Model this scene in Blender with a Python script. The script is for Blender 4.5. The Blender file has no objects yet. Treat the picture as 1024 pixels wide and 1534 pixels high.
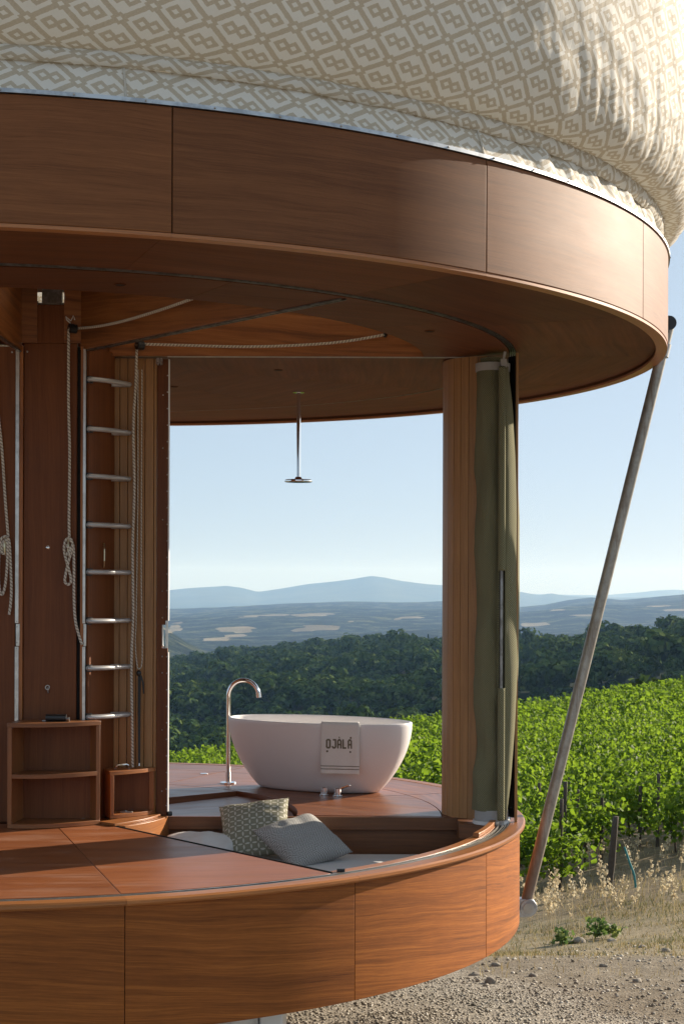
import bpy, bmesh, math, random
import numpy as np
from mathutils import Vector, Matrix, noise as mnoise

scene = bpy.context.scene
COL = scene.collection
S = 1.5                      # pod drawing units -> metres
rad = math.radians

# ------------------------------------------------------------------ camera
CAM = (1.702 * S, -8.27 * S, 1.098 * S)
cd = bpy.data.cameras.new("camera")
cam = bpy.data.objects.new("camera", cd)
COL.objects.link(cam)
cam.location = CAM
cam.rotation_euler = (rad(90), 0, 0)
cam.rotation_euler = (Matrix.Rotation(rad(90), 3, 'X') @ Matrix.Rotation(0.0032, 3, 'Z')).to_euler()
cd.sensor_fit = 'AUTO'
cd.sensor_width = 36
cd.lens = 2496.4 / 1534 * 36
cd.shift_x = -(548.15 - 512) / 1534
cd.shift_y = (887.1 - 767) / 1534
cd.clip_start = 0.1
cd.clip_end = 90000
scene.camera = cam

# ------------------------------------------------------------------ sky, sun, exposure
SUN_EL, SUN_AZ = rad(20), rad(35)        # azimuth counted from +X towards +Y
world = bpy.data.worlds.new("World")
scene.world = world
world.use_nodes = True
wn = world.node_tree
bg = wn.nodes['Background']
sky = wn.nodes.new('ShaderNodeTexSky')
sky.sky_type = 'NISHITA'
sky.sun_disc = False
sky.sun_elevation = SUN_EL
sky.sun_rotation = math.pi / 2 - SUN_AZ
sky.altitude = 200
sky.air_density = 0.4
sky.dust_density = 1.7
sky.ozone_density = 1.8
air = wn.nodes.new('ShaderNodeMix')            # summer haze pales the blue
air.data_type = 'RGBA'
air.inputs[0].default_value = 0.72
air.inputs[7].default_value = (3.3, 4.1, 4.75, 1)
wn.links.new(sky.outputs[0], air.inputs[6])
wn.links.new(air.outputs[2], bg.inputs['Color'])
bg.inputs['Strength'].default_value = 0.084
sd = bpy.data.lights.new("sun", 'SUN')
sun = bpy.data.objects.new("sun", sd)
COL.objects.link(sun)
sd.energy = 4.9
sd.angle = rad(0.5)
sd.color = (1.0, 0.89, 0.74)
SUNV = Vector((math.cos(SUN_EL) * math.cos(SUN_AZ), math.cos(SUN_EL) * math.sin(SUN_AZ), math.sin(SUN_EL)))
sun.rotation_euler = SUNV.to_track_quat('Z', 'Y').to_euler()
sun.location = SUNV * 60
scene.view_settings.view_transform = 'Standard'
scene.view_settings.look = 'None'
scene.view_settings.exposure = 0.98
scene.view_settings.gamma = 1.0
scene.cycles.max_bounces = 8
scene.cycles.diffuse_bounces = 4
scene.cycles.glossy_bounces = 4
scene.cycles.transmission_bounces = 4
scene.cycles.volume_bounces = 0
scene.cycles.use_denoising = True

# ------------------------------------------------------------------ shader helper
class G:
    def __init__(self, name):
        self.mat = bpy.data.materials.new(name)
        self.mat.use_nodes = True
        self.t = self.mat.node_tree
        self.b = self.t.nodes['Principled BSDF']
        self.out = self.t.nodes['Material Output']
    def n(self, typ, **kw):
        nd = self.t.nodes.new(typ)
        for k, v in kw.items():
            setattr(nd, k, v)
        return nd
    def put(self, sock, v):
        if isinstance(v, bpy.types.NodeSocket):
            self.t.links.new(v, sock)
        else:
            sock.default_value = v
    def m(self, op, a, b=0.0, c=0.0):
        nd = self.n('ShaderNodeMath', operation=op)
        self.put(nd.inputs[0], a); self.put(nd.inputs[1], b); self.put(nd.inputs[2], c)
        return nd.outputs[0]
    def add(self, a, b): return self.m('ADD', a, b)
    def sub(self, a, b): return self.m('SUBTRACT', a, b)
    def mul(self, a, b): return self.m('MULTIPLY', a, b)
    def uv(self):
        u = self.n('ShaderNodeUVMap')
        s = self.n('ShaderNodeSeparateXYZ')
        self.t.links.new(u.outputs[0], s.inputs[0])
        return s.outputs[0], s.outputs[1]
    def pos(self, kind='obj'):
        if kind == 'obj':
            o = self.n('ShaderNodeTexCoord').outputs['Object']
        else:
            o = self.n('ShaderNodeNewGeometry').outputs['Position']
        s = self.n('ShaderNodeSeparateXYZ')
        self.t.links.new(o, s.inputs[0])
        return s.outputs
    def xyz(self, x, y, z=0.0):
        c = self.n('ShaderNodeCombineXYZ')
        self.put(c.inputs[0], x); self.put(c.inputs[1], y); self.put(c.inputs[2], z)
        return c.outputs[0]
    def noise(self, vec, scale=1.0, detail=4.0, rough=0.55, dist=0.0):
        nd = self.n('ShaderNodeTexNoise')
        self.put(nd.inputs['Vector'], vec)
        nd.inputs['Scale'].default_value = scale
        nd.inputs['Detail'].default_value = detail
        nd.inputs['Roughness'].default_value = rough
        nd.inputs['Distortion'].default_value = dist
        return nd.outputs[0]
    def voro(self, vec, scale=1.0, feature='F1', out='Distance'):
        nd = self.n('ShaderNodeTexVoronoi', feature=feature)
        self.put(nd.inputs['Vector'], vec)
        nd.inputs['Scale'].default_value = scale
        return nd.outputs[out]
    def ramp(self, f, stops):
        nd = self.n('ShaderNodeValToRGB')
        cr = nd.color_ramp
        while len(cr.elements) < len(stops):
            cr.elements.new(0.5)
        for e, (p, c) in zip(cr.elements, stops):
            e.position = p
            e.color = (*c, 1) if len(c) == 3 else c
        self.put(nd.inputs[0], f)
        return nd.outputs[0]
    def mix(self, f, a, b):
        nd = self.n('ShaderNodeMix', data_type='RGBA')
        self.put(nd.inputs[0], f)
        for i, v in ((6, a), (7, b)):
            if isinstance(v, tuple):
                v = (*v, 1) if len(v) == 3 else v
            self.put(nd.inputs[i], v)
        return nd.outputs[2]
    def smooth(self, x, a, b):
        nd = self.n('ShaderNodeMapRange', interpolation_type='SMOOTHSTEP')
        self.put(nd.inputs[0], x)
        nd.inputs[1].default_value = a
        nd.inputs[2].default_value = b
        return nd.outputs[0]
    def bump(self, h, strength=0.2, dist=0.01):
        nd = self.n('ShaderNodeBump')
        nd.inputs['Strength'].default_value = strength
        nd.inputs['Distance'].default_value = dist
        self.put(nd.inputs['Height'], h)
        self.t.links.new(nd.outputs[0], self.b.inputs['Normal'])
    def set(self, **kw):
        names = {'color': 'Base Color', 'rough': 'Roughness', 'metal': 'Metallic', 'spec': 'Specular IOR Level',
                 'coat': 'Coat Weight', 'coat_rough': 'Coat Roughness', 'sheen': 'Sheen Weight'}
        for k, v in kw.items():
            if isinstance(v, tuple) and len(v) == 3:
                v = (*v, 1)
            self.put(self.b.inputs[names[k]], v)
        return self
    def rnd(self):
        return self.n('ShaderNodeObjectInfo').outputs['Random']

def wood(name, dark, mid, light, rough=0.36, fig=0.5, slant=0.0, wear=0.0, spec=0.5, figv=11.0, varamt=0.25):
    """varnished plywood; UV u runs along the grain, v across it (metres)"""
    g = G(name)
    dark, mid, light = [(c[0] * 1.10, c[1] * 0.98, c[2] * 0.68) for c in (dark, mid, light)]
    u, v = g.uv()
    r = g.mul(g.rnd(), 57.0)
    vv = g.add(v, g.mul(u, slant))
    wob = g.noise(g.xyz(g.mul(u, 0.9), g.mul(vv, 2.2), r), 1.0, 2.0)
    vw = g.add(vv, g.mul(g.sub(wob, 0.5), 0.10))
    broad = g.noise(g.xyz(g.mul(u, 0.55), g.mul(vw, figv), r), 1.0, 3.0, 0.6)
    ribb = g.noise(g.xyz(g.mul(u, 1.1), g.mul(vw, figv * 3.6), g.add(r, 9.0)), 1.0, 2.0, 0.5)
    fine = g.noise(g.xyz(g.mul(u, 5.0), g.mul(vw, 210.0), r), 1.0, 3.0, 0.6)
    pore = g.noise(g.xyz(g.mul(u, 22.0), g.mul(vw, 620.0), r), 1.0, 1.0)
    f = g.add(g.add(g.mul(broad, 0.40), 0.02), g.mul(fine, 0.40))
    f = g.add(f, g.mul(g.sub(ribb, 0.5), fig))
    f = g.add(f, g.mul(pore, 0.14))
    col = g.ramp(f, [(0.28, dark), (0.48, mid), (0.68, light)])
    k = g.add(1.0 - varamt / 2, g.mul(g.rnd(), varamt))
    k = g.mul(k, g.add(0.86, g.mul(g.noise(g.xyz(g.mul(u, 2.6), g.mul(v, 1.1), g.add(r, 5.0)), 1.0, 5.0, 0.62), 0.28)))
    hsv = g.n('ShaderNodeHueSaturation')
    g.put(hsv.inputs['Color'], col); g.put(hsv.inputs['Value'], k)
    col = hsv.outputs[0]
    ro = g.add(rough - 0.06, g.mul(g.noise(g.xyz(g.mul(u, 1.5), g.mul(v, 4.0), r), 1.0, 4.0), 0.13))
    if wear > 0:
        w = g.smooth(g.noise(g.xyz(g.mul(u, 1.0), g.mul(v, 5.0), g.add(r, 3.0)), 1.3, 6.0, 0.65), 0.48, 0.72)
        col = g.mix(g.mul(w, wear), col, (0.36, 0.215, 0.15))
        ro = g.add(ro, g.mul(w, 0.12))
    g.set(color=col, rough=ro, spec=spec)
    g.bump(g.add(fine, g.mul(pore, 0.6)), 0.10, 0.002)
    return g.mat

def metal(name, color, rough, stain=None, scale=6.0, amt=0.5):
    g = G(name)
    p = g.n('ShaderNodeTexCoord').outputs['Object']
    nz = g.noise(p, scale, 6.0, 0.65)
    col = color
    if stain:
        col = g.mix(g.mul(g.smooth(nz, 0.42, 0.62), amt), color, stain)
    g.set(color=col, rough=g.add(rough, g.mul(g.sub(nz, 0.5), 0.2)), metal=1.0)
    return g.mat

def plain(name, color, rough=0.6, spec=0.4, var=0.15, scale=9.0, metal_=0.0):
    g = G(name)
    p = g.n('ShaderNodeTexCoord').outputs['Object']
    nz = g.noise(p, scale, 5.0, 0.6)
    c2 = tuple(c * (1 - var) for c in color)
    g.set(color=g.mix(nz, c2, color), rough=rough, spec=spec, metal=metal_)
    return g.mat

M = {}
D, MI, L = (0.115, 0.042, 0.017), (0.20, 0.082, 0.034), (0.29, 0.125, 0.052)
M['fascia'] = wood('mahogany_fascia', (0.090, 0.035, 0.016), (0.150, 0.062, 0.030), (0.21, 0.092, 0.046), rough=0.55, fig=0.22, figv=20, spec=0.20)
M['drum'] = wood('mahogany_drum', (0.105, 0.033, 0.009), (0.225, 0.077, 0.020), (0.36, 0.135, 0.037), rough=0.50, fig=0.38, slant=0.10, figv=21, spec=0.22)
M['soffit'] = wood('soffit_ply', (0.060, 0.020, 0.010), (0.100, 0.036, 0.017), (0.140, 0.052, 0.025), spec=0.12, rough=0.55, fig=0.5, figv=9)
M['rim'] = wood('rim_timber', (0.17, 0.065, 0.025), (0.28, 0.115, 0.045), (0.38, 0.165, 0.070), rough=0.38, fig=0.25, figv=18)
M['lid'] = wood('lid_ply', (0.125, 0.040, 0.020), (0.22, 0.078, 0.038), (0.30, 0.118, 0.058), rough=0.38, spec=0.38, fig=0.30, wear=0.35, figv=12)
M['deck'] = wood('deck_ply', (0.095, 0.034, 0.018), (0.19, 0.072, 0.036), (0.28, 0.115, 0.060), rough=0.33, fig=0.55, wear=0.22, figv=8)
M['core'] = wood('core_ply', (0.085, 0.030, 0.013), (0.140, 0.050, 0.022), (0.185, 0.070, 0.031), spec=0.25, rough=0.45, fig=0.25, figv=20)
M['beam'] = wood('beam_ply', (0.14, 0.052, 0.020), (0.27, 0.105, 0.040), (0.36, 0.155, 0.062), rough=0.42, fig=0.7, slant=0.06, figv=9)
M['slat'] = wood('slat_timber', (0.20, 0.105, 0.048), (0.30, 0.165, 0.080), (0.38, 0.22, 0.115), rough=0.45, fig=0.25, figv=14)
M['box'] = wood('cabinet_ply', (0.13, 0.052, 0.024), (0.22, 0.09, 0.040), (0.30, 0.13, 0.058), rough=0.42, fig=0.3, figv=16)
M['pit'] = wood('pit_ply', (0.09, 0.036, 0.017), (0.15, 0.062, 0.028), (0.21, 0.09, 0.042), rough=0.42, fig=0.4, figv=12)
M['black'] = plain('black_gap', (0.012, 0.011, 0.010), 0.7, 0.2)
M['blackp'] = plain('black_plastic', (0.015, 0.015, 0.016), 0.35, 0.5)
M['alu'] = metal('aluminium', (0.62, 0.60, 0.56), 0.32, (0.42, 0.40, 0.37), 12, 0.6)
M['aludark'] = metal('track_metal', (0.30, 0.30, 0.29), 0.38, (0.16, 0.15, 0.14), 14, 0.8)
M['galv'] = metal('galvanised', (0.52, 0.53, 0.54), 0.42, (0.30, 0.31, 0.33), 9, 0.8)
M['chrome'] = metal('chrome', (0.80, 0.80, 0.79), 0.07)
M['steel'] = metal('brushed_steel', (0.50, 0.49, 0.48), 0.30, (0.33, 0.33, 0.33), 8, 0.5)
M['rung'] = plain('satin_tube', (0.50, 0.50, 0.51), 0.34, 0.6, 0.1, 12, 0.55)
M['brass'] = metal('pale_brass', (0.72, 0.66, 0.46), 0.3)
M['white'] = plain('white_paint', (0.78, 0.77, 0.75), 0.4)
M['tub'] = plain('tub_resin', (0.80, 0.775, 0.765), 0.36, 0.5, 0.02)
M['linen'] = plain('white_linen', (0.72, 0.71, 0.70), 0.85, 0.2, 0.06, 30)
M['greyband'] = plain('grey_webbing', (0.42, 0.40, 0.38), 0.85, 0.2, 0.2, 60)
M['rock'] = plain('field_stone', (0.33, 0.29, 0.24), 0.9, 0.2, 0.55, 14)
M['post'] = plain('weathered_post', (0.10, 0.082, 0.066), 0.9, 0.2, 0.5, 20)
M['bark'] = plain('vine_bark', (0.10, 0.075, 0.055), 0.95, 0.1, 0.5, 30)
M['hose'] = plain('teal_tube', (0.03, 0.22, 0.24), 0.5, 0.4)

def strut_mat():
    g = G('rust_stained_tube')
    p = g.pos()
    streak = g.noise(g.xyz(g.mul(p[0], 9.0), g.mul(p[1], 9.0), g.mul(p[2], 1.1)), 1.0, 6.0, 0.7)
    spots = g.noise(g.xyz(p[0], p[1], p[2]), 14.0, 6.0, 0.7)
    low = g.smooth(p[2], 1.9, -1.2)
    f = g.smooth(g.add(streak, g.mul(low, 0.22)), 0.52, 0.74)
    col = g.mix(g.smooth(spots, 0.35, 0.7), (0.42, 0.40, 0.36), (0.30, 0.28, 0.245))
    col = g.mix(g.mul(f, 0.75), col, (0.21, 0.145, 0.10))
    g.set(color=col, rough=g.add(0.46, g.mul(f, 0.3)), metal=0.55)
    g.bump(spots, 0.12, 0.004)
    return g.mat
M['strut'] = strut_mat()

def canvas_mat():
    g = G('olive_mesh_canvas')
    u, v = g.uv()
    wv = g.mul(g.m('SINE', g.mul(u, 520.0)), g.m('SINE', g.mul(v, 380.0)))
    nz = g.noise(g.xyz(g.mul(u, 3.0), g.mul(v, 3.0), 0), 60.0, 4.0)
    f = g.add(g.mul(wv, 0.25), g.add(0.40, g.mul(nz, 0.25)))
    col = g.ramp(f, [(0.25, (0.10, 0.094, 0.050)), (0.55, (0.22, 0.205, 0.115)), (0.85, (0.35, 0.33, 0.20))])
    g.set(color=col, rough=0.85, spec=0.2)
    g.bump(wv, 0.8, 0.004)
    return g.mat
M['canvas'] = canvas_mat()

def rope_mat():
    g = G('braided_rope')
    u, v = g.uv()
    s = g.m('SINE', g.add(g.mul(u, 250.0), g.mul(v, 6.2832)))
    col = g.ramp(g.add(0.5, g.mul(s, 0.5)), [(0.1, (0.30, 0.255, 0.205)), (0.35, (0.60, 0.54, 0.46)), (0.9, (0.70, 0.64, 0.55))])
    g.set(color=col, rough=0.85, spec=0.2)
    g.bump(s, 0.6, 0.003)
    return g.mat
M['rope'] = rope_mat()

def ikat_mat():
    g = G('woven_diamond_fabric')
    u, v = g.uv()
    jig = g.mul(g.sub(g.noise(g.xyz(g.mul(u, 40.0), g.mul(v, 40.0)), 1.0, 2.0), 0.5), 0.05)
    k = 1 / S
    a = g.add(g.add(g.mul(u, 6.59 * k), g.mul(v, 6.2 * k)), jig)
    b = g.add(g.sub(g.mul(u, 4.26 * k), g.mul(v, 7.75 * k)), jig)
    fa = g.sub(g.m('FRACT', a), 0.5)
    fb = g.sub(g.m('FRACT', b), 0.5)
    def dia(o):
        return g.m('MAXIMUM', g.m('ABSOLUTE', g.sub(fa, o)), g.m('ABSOLUTE', g.sub(fb, o)))
    dm = g.m('MINIMUM', dia(0.112), dia(-0.112))
    lt = lambda x, t: g.m('LESS_THAN', x, t)
    # node diamonds on the lattice corners
    ca = g.sub(0.5, g.m('ABSOLUTE', fa)); cb = g.sub(0.5, g.m('ABSOLUTE', fb))
    cm = g.m('MAXIMUM', ca, cb)
    inner_light = lt(dm, 0.068)
    inner_tan = g.sub(lt(dm, 0.182), inner_light)
    lattice = g.m('MAXIMUM', g.m('LESS_THAN', g.m('MINIMUM', ca, cb), 0.078), lt(cm, 0.165))
    node_light = lt(cm, 0.062)
    node_zone = lt(cm, 0.15)
    tan = g.m('MAXIMUM', inner_tan, lattice)
    tan = g.mul(tan, g.sub(1.0, node_light))
    thread = g.noise(g.xyz(g.mul(u, 90.0), g.mul(v, 420.0)), 1.0, 2.0)
    fleck = g.noise(g.xyz(u, v), 6.0, 3.0)
    cream = g.mix(thread, (0.79, 0.77, 0.71), (0.87, 0.855, 0.80))
    tn = g.mix(g.smooth(thread, 0.3, 0.7), (0.52, 0.45, 0.34), (0.63, 0.56, 0.45))
    col = g.mix(tan, cream, tn)
    col = g.mix(g.mul(fleck, 0.16), col, (0.52, 0.45, 0.34))
    g.set(color=col, rough=0.72, spec=0.3, sheen=0.15)
    # crinkle
    cr = g.noise(g.xyz(g.mul(u, 26.0), g.mul(v, 9.0)), 1.0, 5.0, 0.65, 0.6)
    g.bump(g.add(cr, g.mul(thread, 0.08)), 0.45, 0.007)
    tr = g.n('ShaderNodeBsdfTranslucent'); g.put(tr.inputs[0], col)
    mx = g.n('ShaderNodeMixShader'); mx.inputs[0].default_value = 0.28
    g.t.links.new(g.b.outputs[0], mx.inputs[1]); g.t.links.new(tr.outputs[0], mx.inputs[2]); g.t.links.new(mx.outputs[0], g.out.inputs[0])
    return g.mat
M['ikat'] = ikat_mat()

def petal_cushion():
    g = G('olive_petal_fabric')
    u, v = g.uv()
    fu = g.m('FRACT', g.mul(u, 19.0)); fv = g.m('FRACT', g.mul(v, 19.0))
    tot = None
    for ox in (0, 1):
        for oy in (0, 1):
            dx = g.sub(fu, float(ox)); dy = g.sub(fv, float(oy))
            d = g.m('SQRT', g.add(g.mul(dx, dx), g.mul(dy, dy)))
            t = g.m('LESS_THAN', d, 0.62)
            tot = t if tot is None else g.add(tot, t)
    petal = g.m('GREATER_THAN', tot, 1.5)
    th = g.noise(g.xyz(g.mul(u, 150.0), g.mul(v, 150.0)), 1.0, 1.0)
    base = g.mix(th, (0.17, 0.16, 0.11), (0.30, 0.285, 0.21))
    col = g.mix(petal, base, g.mix(th, (0.48, 0.46, 0.39), (0.60, 0.575, 0.495)))
    g.set(color=col, rough=0.9, spec=0.15)
    g.bump(g.add(th, petal), 0.4, 0.003)
    return g.mat
def maze_cushion():
    g = G('grey_maze_fabric')
    u, v = g.uv()
    n = 62.0
    fu = g.mul(u, n); fv = g.mul(v, n)
    ck = g.m('GREATER_THAN', g.m('FRACT', g.mul(g.add(g.m('FLOOR', g.mul(fu, 0.5)), g.m('FLOOR', g.mul(fv, 0.5))), 0.5)), 0.25)
    l1 = g.m('GREATER_THAN', g.m('FRACT', g.add(fu, fv)), 0.5)
    l2 = g.m('GREATER_THAN', g.m('FRACT', g.sub(fu, fv)), 0.5)
    f = g.add(g.mul(ck, l1), g.mul(g.sub(1.0, ck), l2))
    col = g.mix(f, (0.20, 0.195, 0.185), (0.50, 0.49, 0.47))
    g.set(color=col, rough=0.9, spec=0.15)
    g.bump(f, 0.3, 0.003)
    return g.mat
M['petal'] = petal_cushion()
M['maze'] = maze_cushion()

def towel_mat():
    g = G('terry_towel')
    p = g.n('ShaderNodeTexCoord').outputs['Object']
    nz = g.noise(p, 260.0, 2.0)
    g.set(color=g.mix(nz, (0.68, 0.655, 0.61), (0.86, 0.84, 0.80)), rough=0.95, spec=0.1)
    g.bump(nz, 0.5, 0.004)
    return g.mat
M['towel'] = towel_mat()
M['ink'] = plain('towel_embroidery', (0.20, 0.175, 0.12), 0.9, 0.1)

def leaf_mat(name, dark, mid, light, transl=0.35, tcol=None, rough=0.45, spec=0.4):
    g = G(name)
    geo = g.n('ShaderNodeNewGeometry')
    oi = g.n('ShaderNodeObjectInfo').outputs['Random']
    f = g.add(g.mul(geo.outputs['Random Per Island'], 0.75), g.mul(oi, 0.25))
    if name == 'forest_leaf':
        wp = geo.outputs['Position']
        f = g.add(g.mul(f, 0.45), g.add(g.mul(g.noise(wp, 0.11, 2.0), 0.75), -0.12))
    col = g.ramp(f, [(0.1, dark), (0.5, mid), (0.92, light)])
    g.set(color=col, rough=rough, spec=spec)
    tr = g.n('ShaderNodeBsdfTranslucent')
    g.put(tr.inputs[0], g.mix(0.65, col, tcol) if tcol else col)
    mx = g.n('ShaderNodeMixShader')
    mx.inputs[0].default_value = transl
    g.t.links.new(g.b.outputs[0], mx.inputs[1])
    g.t.links.new(tr.outputs[0], mx.inputs[2])
    g.t.links.new(mx.outputs[0], g.out.inputs[0])
    return g.mat
M['vine'] = leaf_mat('vine_leaf', (0.025, 0.062, 0.010), (0.105, 0.18, 0.020), (0.26, 0.325, 0.050), 0.5, (0.26, 0.40, 0.02), 0.6, 0.18)
M['tree'] = leaf_mat('forest_leaf', (0.014, 0.030, 0.012), (0.045, 0.078, 0.022), (0.165, 0.20, 0.060), 0.10, (0.08, 0.12, 0.02), 0.9, 0.0)
M['conifer'] = leaf_mat('conifer_needles', (0.010, 0.022, 0.012), (0.020, 0.038, 0.018), (0.035, 0.055, 0.024), 0.1, None, 0.9, 0.0)
M['oat'] = leaf_mat('dry_oat_husk', (0.38, 0.30, 0.18), (0.58, 0.48, 0.31), (0.74, 0.65, 0.46), 0.4, None, 0.7, 0.2)
M['grass'] = leaf_mat('dry_grass_blade', (0.20, 0.155, 0.075), (0.36, 0.28, 0.14), (0.50, 0.42, 0.24), 0.3, None, 0.8, 0.15)
M['grass2'] = leaf_mat('grey_green_blade', (0.09, 0.10, 0.045), (0.16, 0.165, 0.075), (0.27, 0.25, 0.12), 0.3, None, 0.8, 0.1)
M['weed'] = leaf_mat('weed_leaf', (0.06, 0.11, 0.03), (0.11, 0.18, 0.045), (0.24, 0.27, 0.07), 0.4, None, 0.6, 0.3)

# ------------------------------------------------------------------ mesh helper
WL = {}                       # base of every thing, in metres
class MB:
    """collects faces with UVs (u along the grain); build() links them as one mesh object"""
    def __init__(s):
        s.v = []; s.f = []; s.uv = []; s.mi = []
        s.cur = 0
    def face(s, pts, uvs=None, mi=None):
        i = len(s.v)
        s.v.extend([tuple(p) for p in pts])
        s.f.append(tuple(range(i, i + len(pts))))
        if uvs is None:
            uvs = [(0, 0)] * len(pts)
        s.uv.append(uvs); s.mi.append(s.cur if mi is None else mi)
    def grid(s, P, UV, closed_u=False):
        """P[i][j] points shared between faces"""
        ni, nj = len(P), len(P[0])
        base = len(s.v)
        for row in P:
            s.v.extend([tuple(p) for p in row])
        for i in range(ni - 1):
            for j in range(nj - 1 if not closed_u else nj):
                j2 = (j + 1) % nj
                s.f.append((base + i * nj + j, base + i * nj + j2, base + (i + 1) * nj + j2, base + (i + 1) * nj + j))
                uj2 = UV[i][j2] if j2 else (UV[i][j][0] + (UV[i][j][0] - UV[i][j - 1][0]), UV[i][j][1])
                uj3 = UV[i + 1][j2] if j2 else (UV[i + 1][j][0] + (UV[i + 1][j][0] - UV[i + 1][j - 1][0]), UV[i + 1][j][1])
                s.uv.append([UV[i][j], uj2, uj3, UV[i + 1][j]])
                s.mi.append(s.cur)
    def prism(s, poly, z0, z1, grain=0.0, vert=False, faces='tbs'):
        """poly counter-clockwise in plan; grain = plan angle of the grain; vert = side grain runs up"""
        c, n = math.cos(grain), math.sin(grain)
        pl = lambda p: (p[0] * c + p[1] * n, -p[0] * n + p[1] * c)
        if 't' in faces:
            s.face([(x, y, z1) for x, y in poly], [pl(p) for p in poly])
        if 'b' in faces:
            q = poly[::-1]
            s.face([(x, y, z0) for x, y in q], [pl(p) for p in q])
        if 's' in faces:
            run = 0.0
            k = len(poly)
            for i in range(k):
                a, b = poly[i], poly[(i + 1) % k]
                d = math.hypot(b[0] - a[0], b[1] - a[1])
                uu = [(run, z0), (run + d, z0), (run + d, z1), (run, z1)]
                if vert:
                    uu = [(y, x) for x, y in uu]
                s.face([(a[0], a[1], z0), (b[0], b[1], z0), (b[0], b[1], z1), (a[0], a[1], z1)], uu)
                run += d
    def box(s, x0, x1, y0, y1, z0, z1, grain='x'):
        s.prism([(x0, y0), (x1, y0), (x1, y1), (x0, y1)], z0, z1, math.pi / 2 if grain == 'y' else 0, grain == 'z')
    def bar(s, a, b, w, z0, z1, vert=False):
        """upright board between plan points a and b, thickness w"""
        dx, dy = b[0] - a[0], b[1] - a[1]
        l = math.hypot(dx, dy); nx, ny = -dy / l * w / 2, dx / l * w / 2
        s.prism([(a[0] - nx, a[1] - ny), (b[0] - nx, b[1] - ny), (b[0] + nx, b[1] + ny), (a[0] + nx, a[1] + ny)], z0, z1,
                math.atan2(dy, dx), vert)
    def revolve(s, prof, a0=0.0, a1=360.0, n=96, cx=0, cy=0, cap=True):
        """closed profile [(r, z)] swept between plan angles (degrees); grain follows the sweep"""
        full = abs(a1 - a0) >= 359.99
        A = [rad(a0 + (a1 - a0) * i / n) for i in range(n + (0 if full else 1))]
        k = len(prof)
        base = len(s.v)
        for a in A:
            for r, z in prof:
                s.v.append((cx + r * math.cos(a), cy + r * math.sin(a), z))
        cum = [0.0]
        for i in range(k):
            p, q = prof[i], prof[(i + 1) % k]
            cum.append(cum[-1] + math.hypot(q[0] - p[0], q[1] - p[1]))
        na = len(A)
        for i in range(n):
            i2 = (i + 1) % na
            t0, t1 = rad(a0 + (a1 - a0) * i / n), rad(a0 + (a1 - a0) * (i + 1) / n)
            for j in range(k):
                j2 = (j + 1) % k
                rm = (prof[j][0] + prof[j2][0]) / 2
                s.f.append((base + i * k + j, base + i2 * k + j, base + i2 * k + j2, base + i * k + j2))
                s.uv.append([(t0 * rm, cum[j]), (t1 * rm, cum[j]), (t1 * rm, cum[j + 1]), (t0 * rm, cum[j + 1])])
                s.mi.append(s.cur)
        if not full and cap:
            for a, rev in ((A[0], False), (A[-1], True)):
                pts = [(cx + r * math.cos(a), cy + r * math.sin(a), z) for r, z in prof]
                uv = list(prof)
                if not rev:
                    pts, uv = pts[::-1], uv[::-1]
                s.face(pts, uv)
    def tube(s, pts, r, n=10, cap=True, rs=None):
        pts = [Vector(p) for p in pts]
        k = len(pts)
        T = []
        for i in range(k):
            t = (pts[min(i + 1, k - 1)] - pts[max(i - 1, 0)])
            T.append(t.normalized() if t.length > 1e-9 else Vector((0, 0, 1)))
        up = Vector((0, 0, 1)) if abs(T[0].z) < 0.9 else Vector((1, 0, 0))
        nrm = (up - T[0] * up.dot(T[0])).normalized()
        base = len(s.v); run = 0.0; runs = []
        for i in range(k):
            if i:
                nrm = (nrm - T[i] * nrm.dot(T[i]))
                nrm = nrm.normalized() if nrm.length > 1e-6 else T[i].orthogonal().normalized()
                run += (pts[i] - pts[i - 1]).length
            runs.append(run)
            bn = T[i].cross(nrm)
            rr = rs[i] if rs else r
            for j in range(n):
                a = 2 * math.pi * j / n
                s.v.append(tuple(pts[i] + (nrm * math.cos(a) + bn * math.sin(a)) * rr))
        for i in range(k - 1):
            for j in range(n):
                j2 = (j + 1) % n
                s.f.append((base + i * n + j, base + i * n + j2, base + (i + 1) * n + j2, base + (i + 1) * n + j))
                s.uv.append([(runs[i], j / n), (runs[i], (j + 1) / n), (runs[i + 1], (j + 1) / n), (runs[i + 1], j / n)])
                s.mi.append(s.cur)
        if cap:
            s.f.append(tuple(base + j for j in range(n))[::-1]); s.uv.append([(0, 0)] * n); s.mi.append(s.cur)
            s.f.append(tuple(base + (k - 1) * n + j for j in range(n))); s.uv.append([(0, 0)] * n); s.mi.append(s.cur)
    def cyl(s, c, r, z0, z1, n=24):
        s.tube([(c[0], c[1], z0), (c[0], c[1], z1)], r, n)
    def ball(s, c, r, n=10, sq=(1, 1, 1)):
        P, U = [], []
        for i in range(n + 1):
            t = math.pi * i / n
            P.append([(c[0] + r * sq[0] * math.sin(t) * math.cos(2 * math.pi * j / (2 * n)),
                       c[1] + r * sq[1] * math.sin(t) * math.sin(2 * math.pi * j / (2 * n)),
                       c[2] - r * sq[2] * math.cos(t)) for j in range(2 * n)])
            U.append([(j / (2 * n), i / n) for j in range(2 * n)])
        s.grid(P, U, True)
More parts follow.
